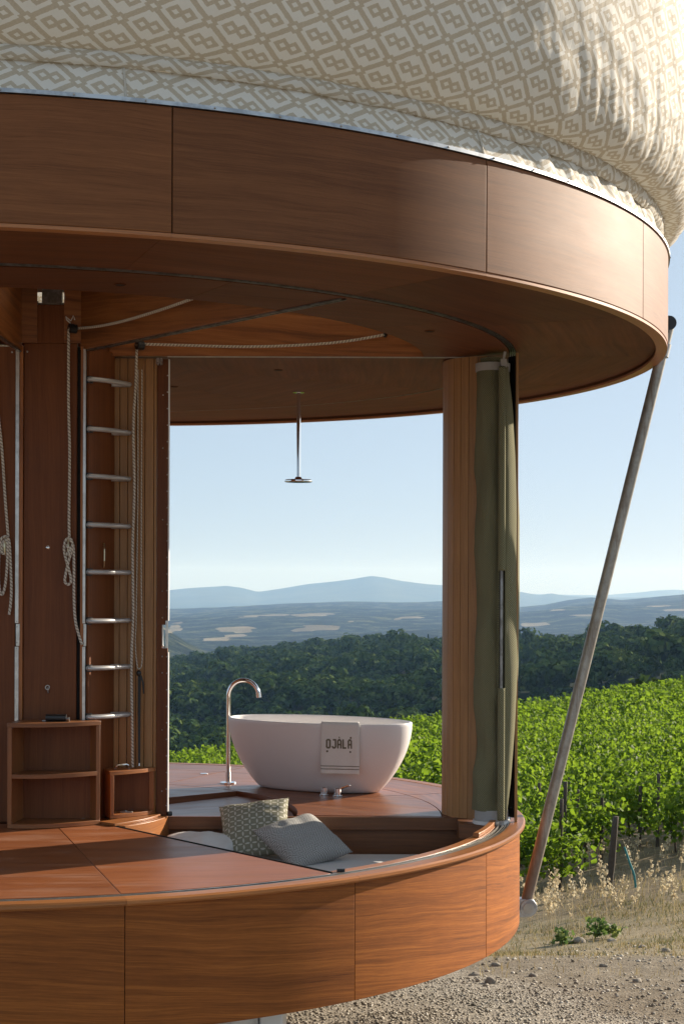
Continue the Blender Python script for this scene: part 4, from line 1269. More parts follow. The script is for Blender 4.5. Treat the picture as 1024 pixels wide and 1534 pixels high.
# --- ground: gravel pad, dirt track, dry grass, vineyard soil
def ground_mat():
    g = G('ground_surfaces')
    p = g.pos('world')
    P3 = g.xyz(p[0], p[1], p[2])
    x, y = g.sub(p[0], CX), g.sub(p[1], CYm)     # metres right of / ahead of the camera foot
    n1 = g.noise(P3, 0.7, 5.0, 0.6)
    n2 = g.noise(P3, 3.5, 5.0, 0.6)
    n3 = g.noise(P3, 16.0, 5.0, 0.65)
    vo = g.voro(P3, 42.0, 'F1', 'Color')
    vs = g.n('ShaderNodeSeparateColor'); g.put(vs.inputs[0], vo)
    vd = g.voro(P3, 42.0)
    grav = g.ramp(vs.outputs[0], [(0.0, (0.18, 0.15, 0.11)), (0.35, (0.33, 0.285, 0.22)), (0.75, (0.45, 0.395, 0.315)), (1.0, (0.60, 0.55, 0.46))])
    grav = g.mix(g.smooth(vd, 0.25, 0.75), grav, (0.20, 0.175, 0.145))
    dirt = g.ramp(g.add(g.mul(n2, 0.5), g.mul(n3, 0.5)), [(0.3, (0.11, 0.087, 0.06)), (0.5, (0.195, 0.16, 0.117)), (0.7, (0.30, 0.255, 0.195))])
    vd2 = g.voro(P3, 9.0)
    dirt = g.mix(g.mul(g.smooth(vd2, 0.35, 0.1), 0.35), dirt, (0.42, 0.385, 0.33))
    dry = g.ramp(g.add(g.mul(n2, 0.4), g.mul(n3, 0.6)), [(0.3, (0.13, 0.10, 0.06)), (0.5, (0.25, 0.20, 0.125)), (0.72, (0.38, 0.315, 0.21))])
    patch = g.noise(P3, 0.45, 6.0, 0.7)
    dry = g.mix(g.mul(g.smooth(patch, 0.50, 0.66), 0.6), dry, (0.17, 0.15, 0.09))
    dry = g.mix(g.mul(g.smooth(g.voro(P3, 5.0), 0.5, 0.15), 0.4), dry, (0.24, 0.19, 0.125))
    dirt = g.mix(g.mul(g.smooth(patch, 0.46, 0.64), 0.45), dirt, (0.17, 0.135, 0.095))
    soil = g.ramp(g.add(g.mul(n2, 0.6), g.mul(n3, 0.4)), [(0.3, (0.085, 0.065, 0.045)), (0.55, (0.20, 0.155, 0.095)), (0.75, (0.34, 0.27, 0.16))])
    wob = g.mul(g.sub(n1, 0.5), 5.0); wob2 = g.mul(g.sub(n2, 0.5), 1.4)
    e = g.add(g.add(y, g.mul(x, 3.5)), g.add(g.mul(wob, 1.3), wob2))          # gravel -> dirt
    col = g.mix(g.smooth(e, 19.3, 20.8), grav, dirt)
    e2 = g.add(y, g.add(g.mul(wob, 0.5), wob2))
    col = g.mix(g.smooth(e2, 19.0, 20.8), col, dry)
    col = g.mix(g.smooth(e2, 29.0, 31.5), col, soil)
    g.set(color=col, rough=0.95, spec=0.15)
    g.bump(g.add(g.add(g.mul(n3, 0.6), g.mul(n2, 0.7)), g.mul(vd, -0.35)), 0.8, 0.05)
    return g.mat
GM = ground_mat()
xs = np.concatenate([np.linspace(-320, -32, 40), np.linspace(-30, 40, 281), np.linspace(42, 330, 40)])
ys = np.concatenate([np.linspace(-220, -2, 30), np.linspace(0, 40, 161), np.linspace(40.5, 160, 150), np.linspace(163, 420, 40)])
terrain('ground', xs, ys, ground_h, GM)

# --- forest hill
def interp(px, tab):
    return np.interp(px, [t[0] for t in tab], [t[1] for t in tab])
RIDGE = [(-1200, 1010), (0, 1000), (254, 988), (330, 977), (400, 966), (480, 957), (560, 952), (660, 951), (776, 942), (850, 936), (930, 926), (1024, 918), (1500, 900), (2600, 890)]
RD = [(-1200, 1350), (254, 1300), (480, 1200), (660, 1050), (776, 820), (1024, 700), (2600, 650)]
DB = 400.0
def pxof(X, d): return 548.15 + 2496.4 * X / d
def forest_h(X, d):
    px = pxof(X, np.maximum(d, 1.0))
    rd = interp(px, RD)
    zr = -(interp(px, RIDGE) - 887.1) * rd / 2496.4 - interp(px, [(600, 8.5), (776, 11.5), (1024, 14.0)])
    zb = interp(px, [(-600, -52), (254, -45), (560, -42), (776, -37), (1024, -30), (2000, -20)])
    t = (d - DB) / (rd - DB)
    z = zb + (zr - zb) * np.clip(t, -0.3, 1) ** 1.0 if False else zb + (zr - zb) * np.clip(t, -0.4, 1)
    tc = np.clip(t, 0, 1)
    z = z + 13 * np.sin(tc * 31 + 2.5 * vnoise(X, d, 0.004, 5)) * (1 - tc) ** 0.5 * np.clip(tc * 6, 0, 1) * 0.55
    z = z + 3.0 * vnoise(X, d * 2.2, 0.008, 6) * np.clip(1.1 - tc, 0.1, 1)
    z = z - 0.20 * np.clip(d - rd, 0, 400) - 0.02 * np.clip(d - rd - 400, 0, 1e5)
    return np.maximum(z, -150)
FG = G('forest_floor')
fp = FG.n('ShaderNodeNewGeometry').outputs['Position']
FG.set(color=FG.ramp(FG.noise(fp, 0.05, 6.0), [(0.3, (0.012, 0.022, 0.010)), (0.7, (0.035, 0.05, 0.022))]), rough=1.0, spec=0.1)
o = terrain('forest_hill', np.linspace(-0.62, 0.55, 170), np.linspace(330, 2100, 130), forest_h, FG.mat, True)

# --- far hills with fields, and mountains
HR = [(-1500, 905), (0, 908), (254, 916), (330, 912), (430, 906), (520, 902), (600, 903), (665, 900), (776, 908), (815, 904), (850, 897), (885, 893), (930, 897), (1024, 890), (1500, 893), (3000, 900)]
def far_h(X, d):
    px = pxof(X, d)
    zr = -(interp(px, HR) - 887.1) * 7200 / 2496.4
    t = np.clip((d - 2300) / (7200 - 2300), 0, 1)
    z = -95 + (zr + 95) * t ** 1.35
    am = np.clip((d - 1500) / 1000, 0, 1) * np.clip((7600 - d) / 900, 0.0, 1)
    z = z + am * (13 * vnoise(X, d, 1 / 900., 11) + 7 * vnoise(X, d, 1 / 320., 12) + 3 * vnoise(X, d, 1 / 110., 13) + 1.5 * vnoise(X, d, 1 / 45., 15))
    z = z + 22 * np.exp(-((d - 3300) / 230.) ** 2) * (0.2 + vnoise(X, 0 * d, 1 / 520., 16)) + 24 * np.exp(-((d - 4500) / 300.) ** 2) * (0.2 + vnoise(X, 0 * d + 5, 1 / 640., 17)) + 18 * np.exp(-((d - 5700) / 260.) ** 2) * vnoise(X, 0 * d + 9, 1 / 700., 18)
    hump = 52 * np.exp(-((px - 215) / 75.) ** 2) * np.exp(-((d - 2300) / 330.) ** 2)
    z = z + hump
    z = z - 0.10 * np.clip(d - 7300, 0, 1e5) + 1.5 * vnoise(X, d, 1 / 60., 14) * am
    return np.maximum(z, -260)
FIELDS = [(350, 943, 37, 5.0), (262, 941, 14, 7.0), (366, 946, 16, 3), (322, 958, 26, 3.2), (352, 953, 18, 2.6), (466, 922, 32, 2.4), (412, 922, 22, 1.6), (375, 924, 14, 1.5), (480, 940, 34, 4.4), (455, 944, 20, 3.0), (614, 925, 24, 2.0), (596, 927, 9, 2), (526, 931, 9, 1.4),
          (800, 935, 20, 3.0), (880, 921, 26, 1.6), (1010, 912, 22, 2.2), (985, 907, 20, 1.4), (835, 913, 12, 1.2)]
def far_field(X, d):
    z = far_h(X, d)
    px = pxof(X, d); py = 887.1 - z / d * 2496.4
    w = np.full(X.shape, -1.0)
    for cx, cy, rx, ry in FIELDS:
        uu, vv = (px - cx) / (rx * 0.9), (py - cy) / (ry * 0.85) + 0.35 * (px - cx) / rx
        q = 1 - np.maximum(np.abs(uu) + 0.25 * np.abs(vv), np.abs(vv))
        w = np.maximum(w, q)
    ag = vnoise(X, d, 1 / 420., 21) * 0.5 + vnoise(X, d, 1 / 170., 22) * 0.4 - 0.60
    w = np.where(w > -0.9, w + 0.5 * vnoise(X, d, 1 / 120., 27), w)
    return np.maximum(w, np.where((np.abs(px - 600) > 600), ag * 2, -1)) + 0.25 * vnoise(X, d, 1 / 30., 23)
HG = G('far_hill_cover')
hp = HG.n('ShaderNodeNewGeometry').outputs['Position']
at = HG.n('ShaderNodeAttribute', attribute_name='field')
wood_c = HG.ramp(HG.noise(hp, 0.011, 9.0, 0.75), [(0.40, (0.002, 0.005, 0.004)), (0.51, (0.012, 0.023, 0.012)), (0.60, (0.085, 0.095, 0.045))])
tan_c = HG.ramp(HG.noise(hp, 0.006, 5.0), [(0.35, (0.17, 0.145, 0.09)), (0.65, (0.33, 0.28, 0.18))])
HG.set(color=HG.mix(HG.smooth(at.outputs['Fac'], -0.06, 0.10), wood_c, tan_c), rough=1.0, spec=0.1)
HG.bump(HG.noise(hp, 0.04, 6.0, 0.7), 1.0, 22.0)
terrain('far_hills', np.linspace(-0.55, 0.50, 640), np.concatenate([np.linspace(1900, 4000, 150), np.linspace(4015, 7400, 190), np.linspace(7450, 11000, 20)]), far_h, HG.mat, True, {'field': far_field})
MR = [(-2000, 880), (-300, 872), (0, 889), (200, 889), (254, 885), (280, 882), (310, 880), (340, 878), (362, 881), (386, 887), (420, 882), (460, 875), (500, 871), (530, 867), (556, 862.5), (575, 865), (600, 870), (640, 875), (700, 878), (760, 884), (785, 887), (806, 891), (824, 888), (850, 892), (900, 894), (1100, 893), (1600, 880), (3000, 890)]
def mtn_h(X, d):
    px = pxof(X, d)
    zr = -(interp(px, MR) - 887.1) * 15000 / 2496.4
    t = np.clip((d - 11500) / 3500, 0, 1)
    z = -190 + (zr + 190) * t ** 1.2
    z = z + (30 * vnoise(X, d, 1 / 1900., 31) + 14 * vnoise(X, d, 1 / 700., 32) + 5 * vnoise(X, d, 1 / 260., 33)) * np.clip(1.05 - t, 0.05, 1)
    return z - 0.15 * np.clip(d - 15100, 0, 1e5)
MG = G('mountain_cover')
mp = MG.n('ShaderNodeNewGeometry').outputs['Position']
MG.set(color=MG.ramp(MG.noise(mp, 0.0016, 8.0, 0.7), [(0.35, (0.02, 0.035, 0.02)), (0.65, (0.07, 0.085, 0.05))]), rough=1.0, spec=0.1)
terrain('mountains', np.linspace(-0.55, 0.5, 420), np.linspace(11000, 16500, 60), mtn_h, MG.mat, True)
def mtn2_h(X, d):
    px = pxof(X, d)
    zr = -(interp(px, [(-2000, 892), (700, 893), (780, 888), (830, 889), (900, 890), (960, 885), (985, 882), (1010, 881), (1060, 884), (1400, 870), (3000, 880)]) - 887.1) * 21000 / 2496.4
    t = np.clip((d - 18500) / 2500, 0, 1)
    return -250 + (zr + 250) * t - 0.2 * np.clip(d - 21050, 0, 1e5)
terrain('far_mountains', np.linspace(-0.55, 0.5, 260), np.linspace(18000, 22500, 20), mtn2_h, MG.mat, True)
me = fast_mesh('plain', [(-11900, -390, -300), (11900, -390, -300), (11900, 22900, -300), (-11900, 22900, -300)], [[0, 1, 2, 3]], FG.mat)
o = link('plain', me); o['kind'] = 'structure'

# --- foliage builders
def leaf_cards(C, size, rng, up=0.3, fold=0.35, nrm=None, aspect=1.0):
    """folded two-quad leaves at centres C -> V, F (quads)"""
    n = len(C)
    N_ = rng.normal(size=(n, 3)); N_[:, 2] += up
    if nrm is not None: N_ = N_ * 0.55 + nrm
    N_ /= np.linalg.norm(N_, axis=1, keepdims=True)
    R_ = rng.normal(size=(n, 3)); T = np.cross(N_, R_); T /= np.linalg.norm(T, axis=1, keepdims=True)
    B = np.cross(N_, T)
    s = size * (0.65 + 0.7 * rng.rand(n, 1))
    a = C - T * s * 0.5 * aspect; c = C + T * s * 0.5 * aspect
    lift = N_ * s * fold * 0.5
    l0 = a + B * s * 0.45 + lift; l1 = c + B * s * 0.28 + lift
    r0 = a - B * s * 0.45 + lift; r1 = c - B * s * 0.28 + lift
    V = np.stack([a, c, l1, l0, r0, r1], 1).reshape(-1, 3)
    k = np.arange(n)[:, None] * 6
    F = np.concatenate([k + np.array([[0, 1, 2, 3]]), k + np.array([[1, 0, 4, 5]])], 1).reshape(-1, 4)
    return V, F
def tube_mesh(paths, n=5):
    V, F = [], []
    for pts, rs in paths:
        base = len(V); m = len(pts)
        for i, (p, r) in enumerate(zip(pts, rs)):
            for j in range(n):
                a = 2 * math.pi * j / n
                V.append((p[0] + r * math.cos(a), p[1] + r * math.sin(a), p[2]))
        for i in range(m - 1):
            for j in range(n):
                F.append((base + i * n + j, base + i * n + (j + 1) % n, base + (i + 1) * n + (j + 1) % n, base + (i + 1) * n + j))
    return np.array(V), np.array(F)

# --- vineyard
def vine_leaves(rng, n, L=1.15, size=0.105):
    # shoots rising from a cordon at 0.75 m plus hanging shoots
    C = []
    ns = 16
    per = n // ns
    for k in range(ns):
        x0 = (k + rng.rand()) / ns * L - L / 2
        top = 1.18 + 0.42 * rng.rand(); lean = rng.normal() * 0.16; ly = rng.normal() * 0.16
        q = rng.rand(per)
        z = 0.62 + (top - 0.62) * q
        hang = rng.rand(per) < 0.30
        z = np.where(hang, 0.30 + 0.6 * rng.rand(per), z)
        sp = 0.09 + 0.11 * np.sin(np.clip(q, 0, 1) * 3.0)
        x = x0 + lean * q + rng.normal(size=per) * sp
        y = ly * q + rng.normal(size=per) * sp * 1.5 + np.where(hang, rng.choice([-1, 1]) * 0.12, 0)
        C.append(np.stack([x, y, z], 1))
    for k in range(3):                        # stray tips above the row
        x0 = (rng.rand() - 0.5) * L
        q = np.linspace(0, 1, 7)
        C.append(np.stack([x0 + rng.normal() * 0.25 * q, rng.normal() * 0.2 * q, 1.40 + 0.42 * q], 1))
    C = np.concatenate(C)
    return leaf_cards(C, size, rng, 0.55, 0.4)
rng = np.random.RandomState(11)
NEARV = [fast_mesh('vine_foliage', *vine_leaves(np.random.RandomState(20 + k), 480, 1.15, 0.112), M['vine']) for k in range(6)]
NEARL = [fast_mesh('vine_foliage_thin', *vine_leaves(np.random.RandomState(40 + k), 300, 1.2, 0.14), M['vine']) for k in range(3)]
def trunk_arrays(r):
    paths = [([(0, 0, -0.1), (0.03 * r.normal(), 0.02, 0.35), (0.05 * r.normal(), 0, 0.68)], [0.030, 0.024, 0.022]),
             ]
    V, F = tube_mesh(paths)
    return V, F
TR = [fast_mesh('vine_trunk', *trunk_arrays(np.random.RandomState(60 + k)), M['bark']) for k in range(3)]
ROW_T = rad(3.0)                              # rows run nearly across the view
rows = []
r_d = 34.0; ri = 0
plants = []
while r_d < CREST + 2:
    x = -0.135 * r_d - 3 + rng.rand()
    xe = 0.20 * r_d + 4.5
    while x < xe:
        d = r_d + math.tan(ROW_T) * x + rng.normal() * 0.08
        skip = (ri == 0 and x > 4.25) or rng.rand() < 0.06 or (ri == 1 and 5.7 < x < 6.2)
        vis = True
        px = pxof(x, d)
        if (px > 676 and px < 700 and d < 90): vis = True
        if not skip:
            plants.append((d, x))
        x += 1.02
    r_d += 2.75; ri += 1
plants.sort()
# what the pavilion hides is left out: keep the two windows of view (with a margin for a side step)
def seen(x, d):
    px = pxof(x, d)
    return px > 610 or d > 70
plants = [p for p in plants if seen(p[1], p[0])]
LBL_V = 'grapevine in full green leaf standing in the vineyard rows'
far = []; near_done = []
for i, (d, x) in enumerate(plants):
    z = float(ground_h(x, d))
    r = random.Random(i)
    rot = ROW_T + (math.pi if r.random() < .5 else 0) + r.uniform(-.06, .06)
    sc = r.uniform(0.88, 1.16)
    if len(near_done) < 300 and (pxof(x, d) > 700 or d > 80):
        near_done.append(i)
        t = bpy.data.objects.new('grapevine', None); COL.objects.link(t)
        t.empty_display_size = 0.2
        t.location = W(x, d, z); t.rotation_euler = (0, 0, rot); t.scale = (1, sc, sc)
        tag(t, LBL_V, 'grapevine', 'vines in the vineyard rows')
        link('foliage', NEARV[i % 6] if d < 75 else NEARL[i % 3], parent=t)
        link('trunk', TR[i % 3], parent=t)
    else:
        far.append((x, d, z, rot, sc))
def joined(name, inst, variants, mats, mi=None):
    """one mesh out of many placed copies of (V, F) arrays"""
    VV, FF, off = [], [], 0
    for k, (x, d, z, rot, sc) in enumerate(inst):
        V, F = variants[k % len(variants)]
        c, s = math.cos(rot), math.sin(rot)
        q = V * sc
        VV.append(np.stack([q[:, 0] * c - q[:, 1] * s + x + CX, q[:, 0] * s + q[:, 1] * c + d + CYm, q[:, 2] + z + CZ], 1))
        FF.append(F + off); off += len(V)
    return fast_mesh(name, np.concatenate(VV), np.concatenate(FF), mats)
farv = [vine_leaves(np.random.RandomState(80 + k), 190, 1.25, 0.175) for k in range(5)]
o = link('distant_vines', joined('distant_vines', far, farv, M['vine']))
o['kind'] = 'stuff'; o['label'] = 'distant vineyard rows merging into one green field below the forest'; o['category'] = 'vineyard'

def vpost(px, py_top, d, lean, label, w=0.045):
    x = (px - 548.15) / 2496.4 * d
    z0 = float(ground_h(x, d)); zt = (887.1 - py_top) / 2496.4 * d
    r = random.Random(px)
    pts, rs = [], []
    for k in range(9):
        q = k / 8
        pts.append((lean * q + r.uniform(-.006, .006), r.uniform(-.006, .006), -0.15 + (zt - z0 + 0.15) * q)); rs.append(w * r.uniform(0.9, 1.1) * (1 - 0.12 * q))
    V, F = tube_mesh([(pts, rs)], 8)
    n = len(V)
    F = np.concatenate([F, [[n - 8, n - 7, n - 6, n - 5], [n - 8, n - 5, n - 4, n - 1], [n - 4, n - 3, n - 2, n - 1]]])
    o = link('vineyard_post', fast_mesh('vineyard_post', V, F, M['post']), W(x, d, z0))
    return tag(o, label, 'post', 'vineyard posts')
vpost(912, 1222, 33.2, 0.14, 'thick dark vineyard post leaning right at the front end of the first row', 0.075)
for px, pt, d, ln, lb in ((845, 1170, 36.6, 0.03, 'weathered vineyard post left of the bare gap in the rows'), (985, 1158, 39.0, 0.02, 'weathered vineyard post near the right edge of the photo'),
                   (958, 1176, 39.5, 0.02, 'short vineyard post just left of the rightmost post'), (866, 1182, 38.8, 0.0, 'vineyard post half hidden in leaves right of the raking pole'),
                   (839, 1196, 34.4, 0.03, 'dark vineyard post close to the right side of the raking pole'), (852, 1164, 42.0, 0.02, 'thin vineyard post rising above leaves just right of the raking pole'),
                   (897, 1165, 41.6, 0.02, 'vineyard post standing in leaves above the leaning front post'), (808, 1172, 41.5, 0.0, 'vineyard post between the pavilion rim and the raking pole'),
                   (902, 1188, 37.2, 0.0, 'dark vineyard post seen through leaves right above the leaning front post'), (780, 1200, 38.5, 0.0, 'vineyard post beside the pavilion rim'),
                   (930, 1102, 62.0, 0.0, 'distant thin vineyard post standing midway up the green slope')):
    vpost(px, pt, d, ln, lb)
b = MB()
hx, hd = (948 - 548) / 2496.4 * 32.6, 32.6
hz = float(ground_h(hx, hd))
b.tube(spline([W(hx + .06, hd, hz - .02), W(hx + .03, hd, hz + .25), W(hx - .06, hd, hz + .5), W(hx - .16, hd, hz + .80)], 6), 0.022, 8)
o = b.build('irrigation_tube', M['hose'], None, loc=W(hx, hd, hz), sc=1, smooth=60)
tag(o, 'thin teal irrigation tube rising from the soil right of the leaning post', 'tube')

# --- dry grass, wild oats, weeds, stones
def blades(n, xr, dr, h, w, seed, dens=None):
    r = np.random.RandomState(seed)
    X = r.uniform(*xr, n); d = r.uniform(*dr, n)
    keep = (vnoise(X, d, 0.55, 41) * 0.6 + vnoise(X, d, 2.1, 42) * 0.5 + r.uniform(-0.6, 0.6, n)) > (-0.25 if dens is None else dens)
    X, d = X[keep], d[keep]; n = len(X)
    z = ground_h(X, d)
    hh = h * (0.35 + r.rand(n)) ; a = r.uniform(0, 6.283, n); ln = r.normal(size=(n, 2)) * 0.45
    dx, dy = np.cos(a) * w, np.sin(a) * w
    b0 = np.stack([X - dx, d - dy, z - .01], 1); b1 = np.stack([X + dx, d + dy, z - .01], 1)
    m = np.stack([X + ln[:, 0] * hh * .4, d + ln[:, 1] * hh * .4, z + hh * .62], 1)
    tp = np.stack([X + ln[:, 0] * hh, d + ln[:, 1] * hh, z + hh * .95], 1)
    wv = np.stack([dx * .6, dy * .6, np.zeros(n)], 1)
    V = np.stack([b0, b1, m + wv, m - wv, tp + wv * .15, tp - wv * .15], 1).reshape(-1, 3) + np.array([CX, CYm, CZ])
    k = np.arange(n)[:, None] * 6
    F = np.concatenate([k + np.array([[0, 1, 2, 3]]), k + np.array([[3, 2, 4, 5]])], 1).reshape(-1, 4)
    return V, F
parts2 = [blades(9000, (0.5, 9), (19.5, 31), 0.06, 0.008, 7, 0.1), blades(2500, (0.5, 9), (23, 33), 0.12, 0.008, 8, 0.2)]
VV, FF, off = [], [], 0
for V, F in parts2: VV.append(V); FF.append(F + off); off += len(V)
o = link('low_weeds', fast_mesh('low_weeds', np.concatenate(VV), np.concatenate(FF), M['grass2'])); o['kind'] = 'stuff'
o['label'] = 'grey-green low weeds mixed into the dry verge'; o['category'] = 'weeds'
parts = [blades(26000, (0.5, 9), (19.0, 30), 0.055, 0.006, 1, 0.0), blades(3500, (0.5, 10.5), (24, 33), 0.14, 0.006, 2, 0.15), blades(9000, (1.5, 12), (30, 44), 0.16, 0.009, 3, 0.1), blades(900, (1, 6), (15.5, 19), 0.07, 0.005, 4, 0.3)]
VV, FF, off = [], [], 0
for V, F in parts: VV.append(V); FF.append(F + off); off += len(V)
o = link('dry_grass', fast_mesh('dry_grass', np.concatenate(VV), np.concatenate(FF), M['grass'])); o['kind'] = 'stuff'
o['label'] = 'dry straw-coloured grass on the verge before the vineyard'; o['category'] = 'grass'
def oat(seed):
    r = np.random.RandomState(seed)
    h = 0.62 + 0.25 * r.rand(); lx, ly = r.normal() * 0.12, r.normal() * 0.12
    pts = [(lx * q * q, ly * q * q, h * q) for q in np.linspace(0, 1, 7)]
    V, F = tube_mesh([(pts, [0.005, .0045, .004, .0035, .003, .0025, .0015])], 4)
    C = []
    for k in range(26):
        q = 0.45 + 0.55 * r.rand(); s_ = r.uniform(-1, 1) * 0.085 * (1.25 - q)
        C.append((lx * q * q + s_ + 0.01, ly * q * q + r.uniform(-1, 1) * 0.07 * (1.25 - q), h * q - 0.02))
    C = np.array(C)
    V2, F2 = leaf_cards(C, 0.042, r, 0.0, 0.3, np.array([[0.2, -0.9, 0.1]]), 1.0)
    V2 = V2.copy()
    return np.concatenate([V, V2]), np.concatenate([F, F2 + len(V)])
OATS = [fast_mesh('wild_oat', *oat(100 + k), M['oat']) for k in range(7)]
r = random.Random(5)
for k in range(58):
    px = r.choice([r.uniform(782, 880), r.uniform(782, 1024), r.uniform(800, 1024)])
    d = r.uniform(27.5, 32.5) if r.random() < .75 else r.uniform(33, 37)
    if d > 33: px = r.uniform(880, 1024)
    x = (px - 548.15) / 2496.4 * d
    o = link('wild_oat', OATS[k % 7], W(x, d, float(ground_h(x, d))))
    o.rotation_euler = (0, 0, r.uniform(-.9, .9)); s_ = r.uniform(.75, 1.15); o.scale = (s_, s_, s_)
    tag(o, 'pale dry wild oat stalk with drooping seed heads before the first vine row', 'wild oat', 'wild oats along the vineyard edge')
def weed(px, d, h, n, label, mat='weed'):
    rr = np.random.RandomState(int(px))
    V, F = tube_mesh([([(0, 0, -.02), (rr.normal() * .04, rr.normal() * .03, h)], [.006, .003]) for _ in range(4)], 4)
    C = np.stack([rr.normal(size=n) * h * .35, rr.normal(size=n) * h * .3, rr.uniform(.15, 1.05, n) * h], 1)
    V2, F2 = leaf_cards(C, 0.07, rr, .4)
    x = (px - 548.15) / 2496.4 * d
    o = link('weed_plant', fast_mesh('weed_plant', np.concatenate([V, V2]), np.concatenate([F, F2 + len(V)]), M[mat]), W(x, d, float(ground_h(x, d))))
    tag(o, label, 'weed', 'green weeds on the verge')
weed(843, 24.6, 0.20, 60, 'low green weed on the dry verge nearest the foot of the raking pole')
weed(893, 25.2, 0.28, 70, 'taller green weed on the dry verge below the leaning post')
weed(922, 25.0, 0.20, 40, 'yellowing weed on the dry verge right of the taller green weed')
def stone_arrays(seed, n=7):
    V, F = [], []
    for i in range(n + 1):
        t = math.pi * i / n
        for j in range(2 * n):
            a = math.pi * j / n
            p = Vector((math.sin(t) * math.cos(a), math.sin(t) * math.sin(a), -math.cos(t)))
            k = 1 + 0.40 * mnoise.noise(p * 1.3 + Vector((seed * 3.1, 0, 0))) + 0.16 * mnoise.noise(p * 3.2 + Vector((0, seed * 2.0, 0)))
            q = p * k
            V.append((q.x, q.y * 0.85, max(q.z, -0.35) * 0.62))
    for i in range(n):
        for j in range(2 * n):
            F.append((i * 2 * n + j, i * 2 * n + (j + 1) % (2 * n), (i + 1) * 2 * n + (j + 1) % (2 * n), (i + 1) * 2 * n + j))
    return np.array(V), np.array(F)
def ground_d(px, py):
    ds_ = np.linspace(9, 60, 2600)
    zz = ground_h((px - 548.15) / 2496.4 * ds_, ds_)
    pp = 887.1 - zz / ds_ * 2496.4
    return float(ds_[np.argmin(np.abs(pp - py))])
ROCKS = [(852, 1412, .095, 'flat-sided pale rock beside the larger one at the grass edge'), (869, 1411, .12, 'largest pale angular rock at the edge of the dry grass'), (918, 1394, .055, 'small dark rock upslope of the larger pale rocks'), (917, 1409, .075, 'dark rounded rock right of the larger pale rocks'),
         (998, 1424, .07, 'brownish rock near the right edge of the dirt track'), (963, 1418, .05, 'small grey stone on the dirt left of the brownish rock'), (800, 1462, .05, 'grey stone on the dirt track right of the wooden drum'), (905, 1447, .045, 'little stone in the middle of the dirt track'),
         (955, 1470, .05, 'grey stone low on the dirt track at the right'), (745, 1446, .055, 'dirt clod close beside the drum edge'), (712, 1462, .06, 'dark clod where the gravel meets the dirt'), (735, 1472, .065, 'crumbled dark clod on the gravel border')]
for k, (px, py, s_, lb) in enumerate(ROCKS):
    d = ground_d(px, py); x = (px - 548.15) / 2496.4 * d
    o = link('rock', fast_mesh('rock', *stone_arrays(k), M['rock'], smooth=False), W(x, d, float(ground_h(x, d)) + s_ * .1))
    o.scale = (s_, s_, s_ * (.8 + .1 * (k % 3))); o.rotation_euler = (0, 0, k * 1.3)
    tag(o, lb, 'rock', 'loose rocks on the ground')
# loose gravel and clods: uncountable
PG = G('pebble')
pg = PG.n('ShaderNodeNewGeometry').outputs['Random Per Island']
PG.set(color=PG.ramp(pg, [(0.0, (0.15, 0.128, 0.098)), (0.4, (0.30, 0.262, 0.21)), (0.8, (0.42, 0.375, 0.31)), (1.0, (0.58, 0.54, 0.47))]), rough=0.9, spec=0.2)
r = np.random.RandomState(9)
inst = []
sv = [stone_arrays(50 + k, 3) for k in range(6)]
for k in range(9000):
    d = 10.0 + 5.5 * r.rand() ** 1.3; px = r.uniform(380, 1050)
    x = (px - 548.15) / 2496.4 * d
    e = d + 3.5 * x
    s_ = (0.007 + 0.010 * r.rand() ** 2) if e < 20 else (0.005 + 0.020 * r.rand() ** 6)
    if e > 20 and r.rand() < .6: continue
    inst.append((x, d, float(ground_h(x, d)) + s_ * .2, r.rand() * 6, s_))
for k in range(1500):
    d = 13 + 11 * r.rand(); px = r.uniform(690, 1050); x = (px - 548.15) / 2496.4 * d
    s_ = 0.006 + 0.024 * r.rand() ** 5
    inst.append((x, d, float(ground_h(x, d)) + s_ * .2, r.rand() * 6, s_))
o = link('loose_gravel', joined('loose_gravel', inst, sv, PG.mat)); o['kind'] = 'stuff'
o['label'] = 'loose pale gravel and small clods on the ground beside the drum'; o['category'] = 'gravel'

# --- forest
def crown_arrays(seed, n=230, size=1.0):
    r = np.random.RandomState(seed)
    L_ = []
    nl = 9
    for k in range(nl):
        a = r.rand() * 6.283; q = r.rand() ** .5
        c = np.array([math.cos(a) * q * 2.3, math.sin(a) * q * 2.3, 3.6 + 2.9 * (r.rand() - .35)])
        rr = 1.25 + 0.75 * r.rand()
        m = n // nl
        dirs = r.normal(size=(m, 3)); dirs[:, 2] += 0.35; dirs /= np.linalg.norm(dirs, axis=1, keepdims=True)
        rad_ = rr * (0.72 + 0.35 * r.rand(m, 1))
        L_.append((c + dirs * rad_ * np.array([1.05, 1.05, .9]), dirs))
    C = np.concatenate([a for a, _ in L_]); N_ = np.concatenate([b for _, b in L_])
    return leaf_cards(C, size, r, .2, .25, N_ * 2.6)
def conifer_arrays(seed, n=320, h=13.0):
    r = np.random.RandomState(seed)
    q = r.rand(n) ** .75
    z = h * (1 - q) ; a = r.rand(n) * 6.283; rr = (0.25 + 2.3 * q) * (0.45 + .6 * r.rand(n)) * (0.75 + .25 * np.sin(z * 5))
    C = np.stack([np.cos(a) * rr, np.sin(a) * rr, z], 1)
    N_ = np.stack([np.cos(a) * .5, np.sin(a) * .5, np.full(n, .5)], 1)
    return leaf_cards(C, 0.95, r, .1, .3, N_)
CR = [crown_arrays(200 + k, 520, 0.72) for k in range(6)]
CRF = [crown_arrays(220 + k, 260, 0.90) for k in range(7)]
CRM = [fast_mesh('crown', *c, M['tree']) for c in CR]
TRK = fast_mesh('tree_trunk', *tube_mesh([([(0, 0, -.6), (.1, 0, 1.5), (.1, .1, 4.2)], [.28, .22, .12])], 7), M['bark'])
r = np.random.RandomState(77)
trees = []
d = 405.0
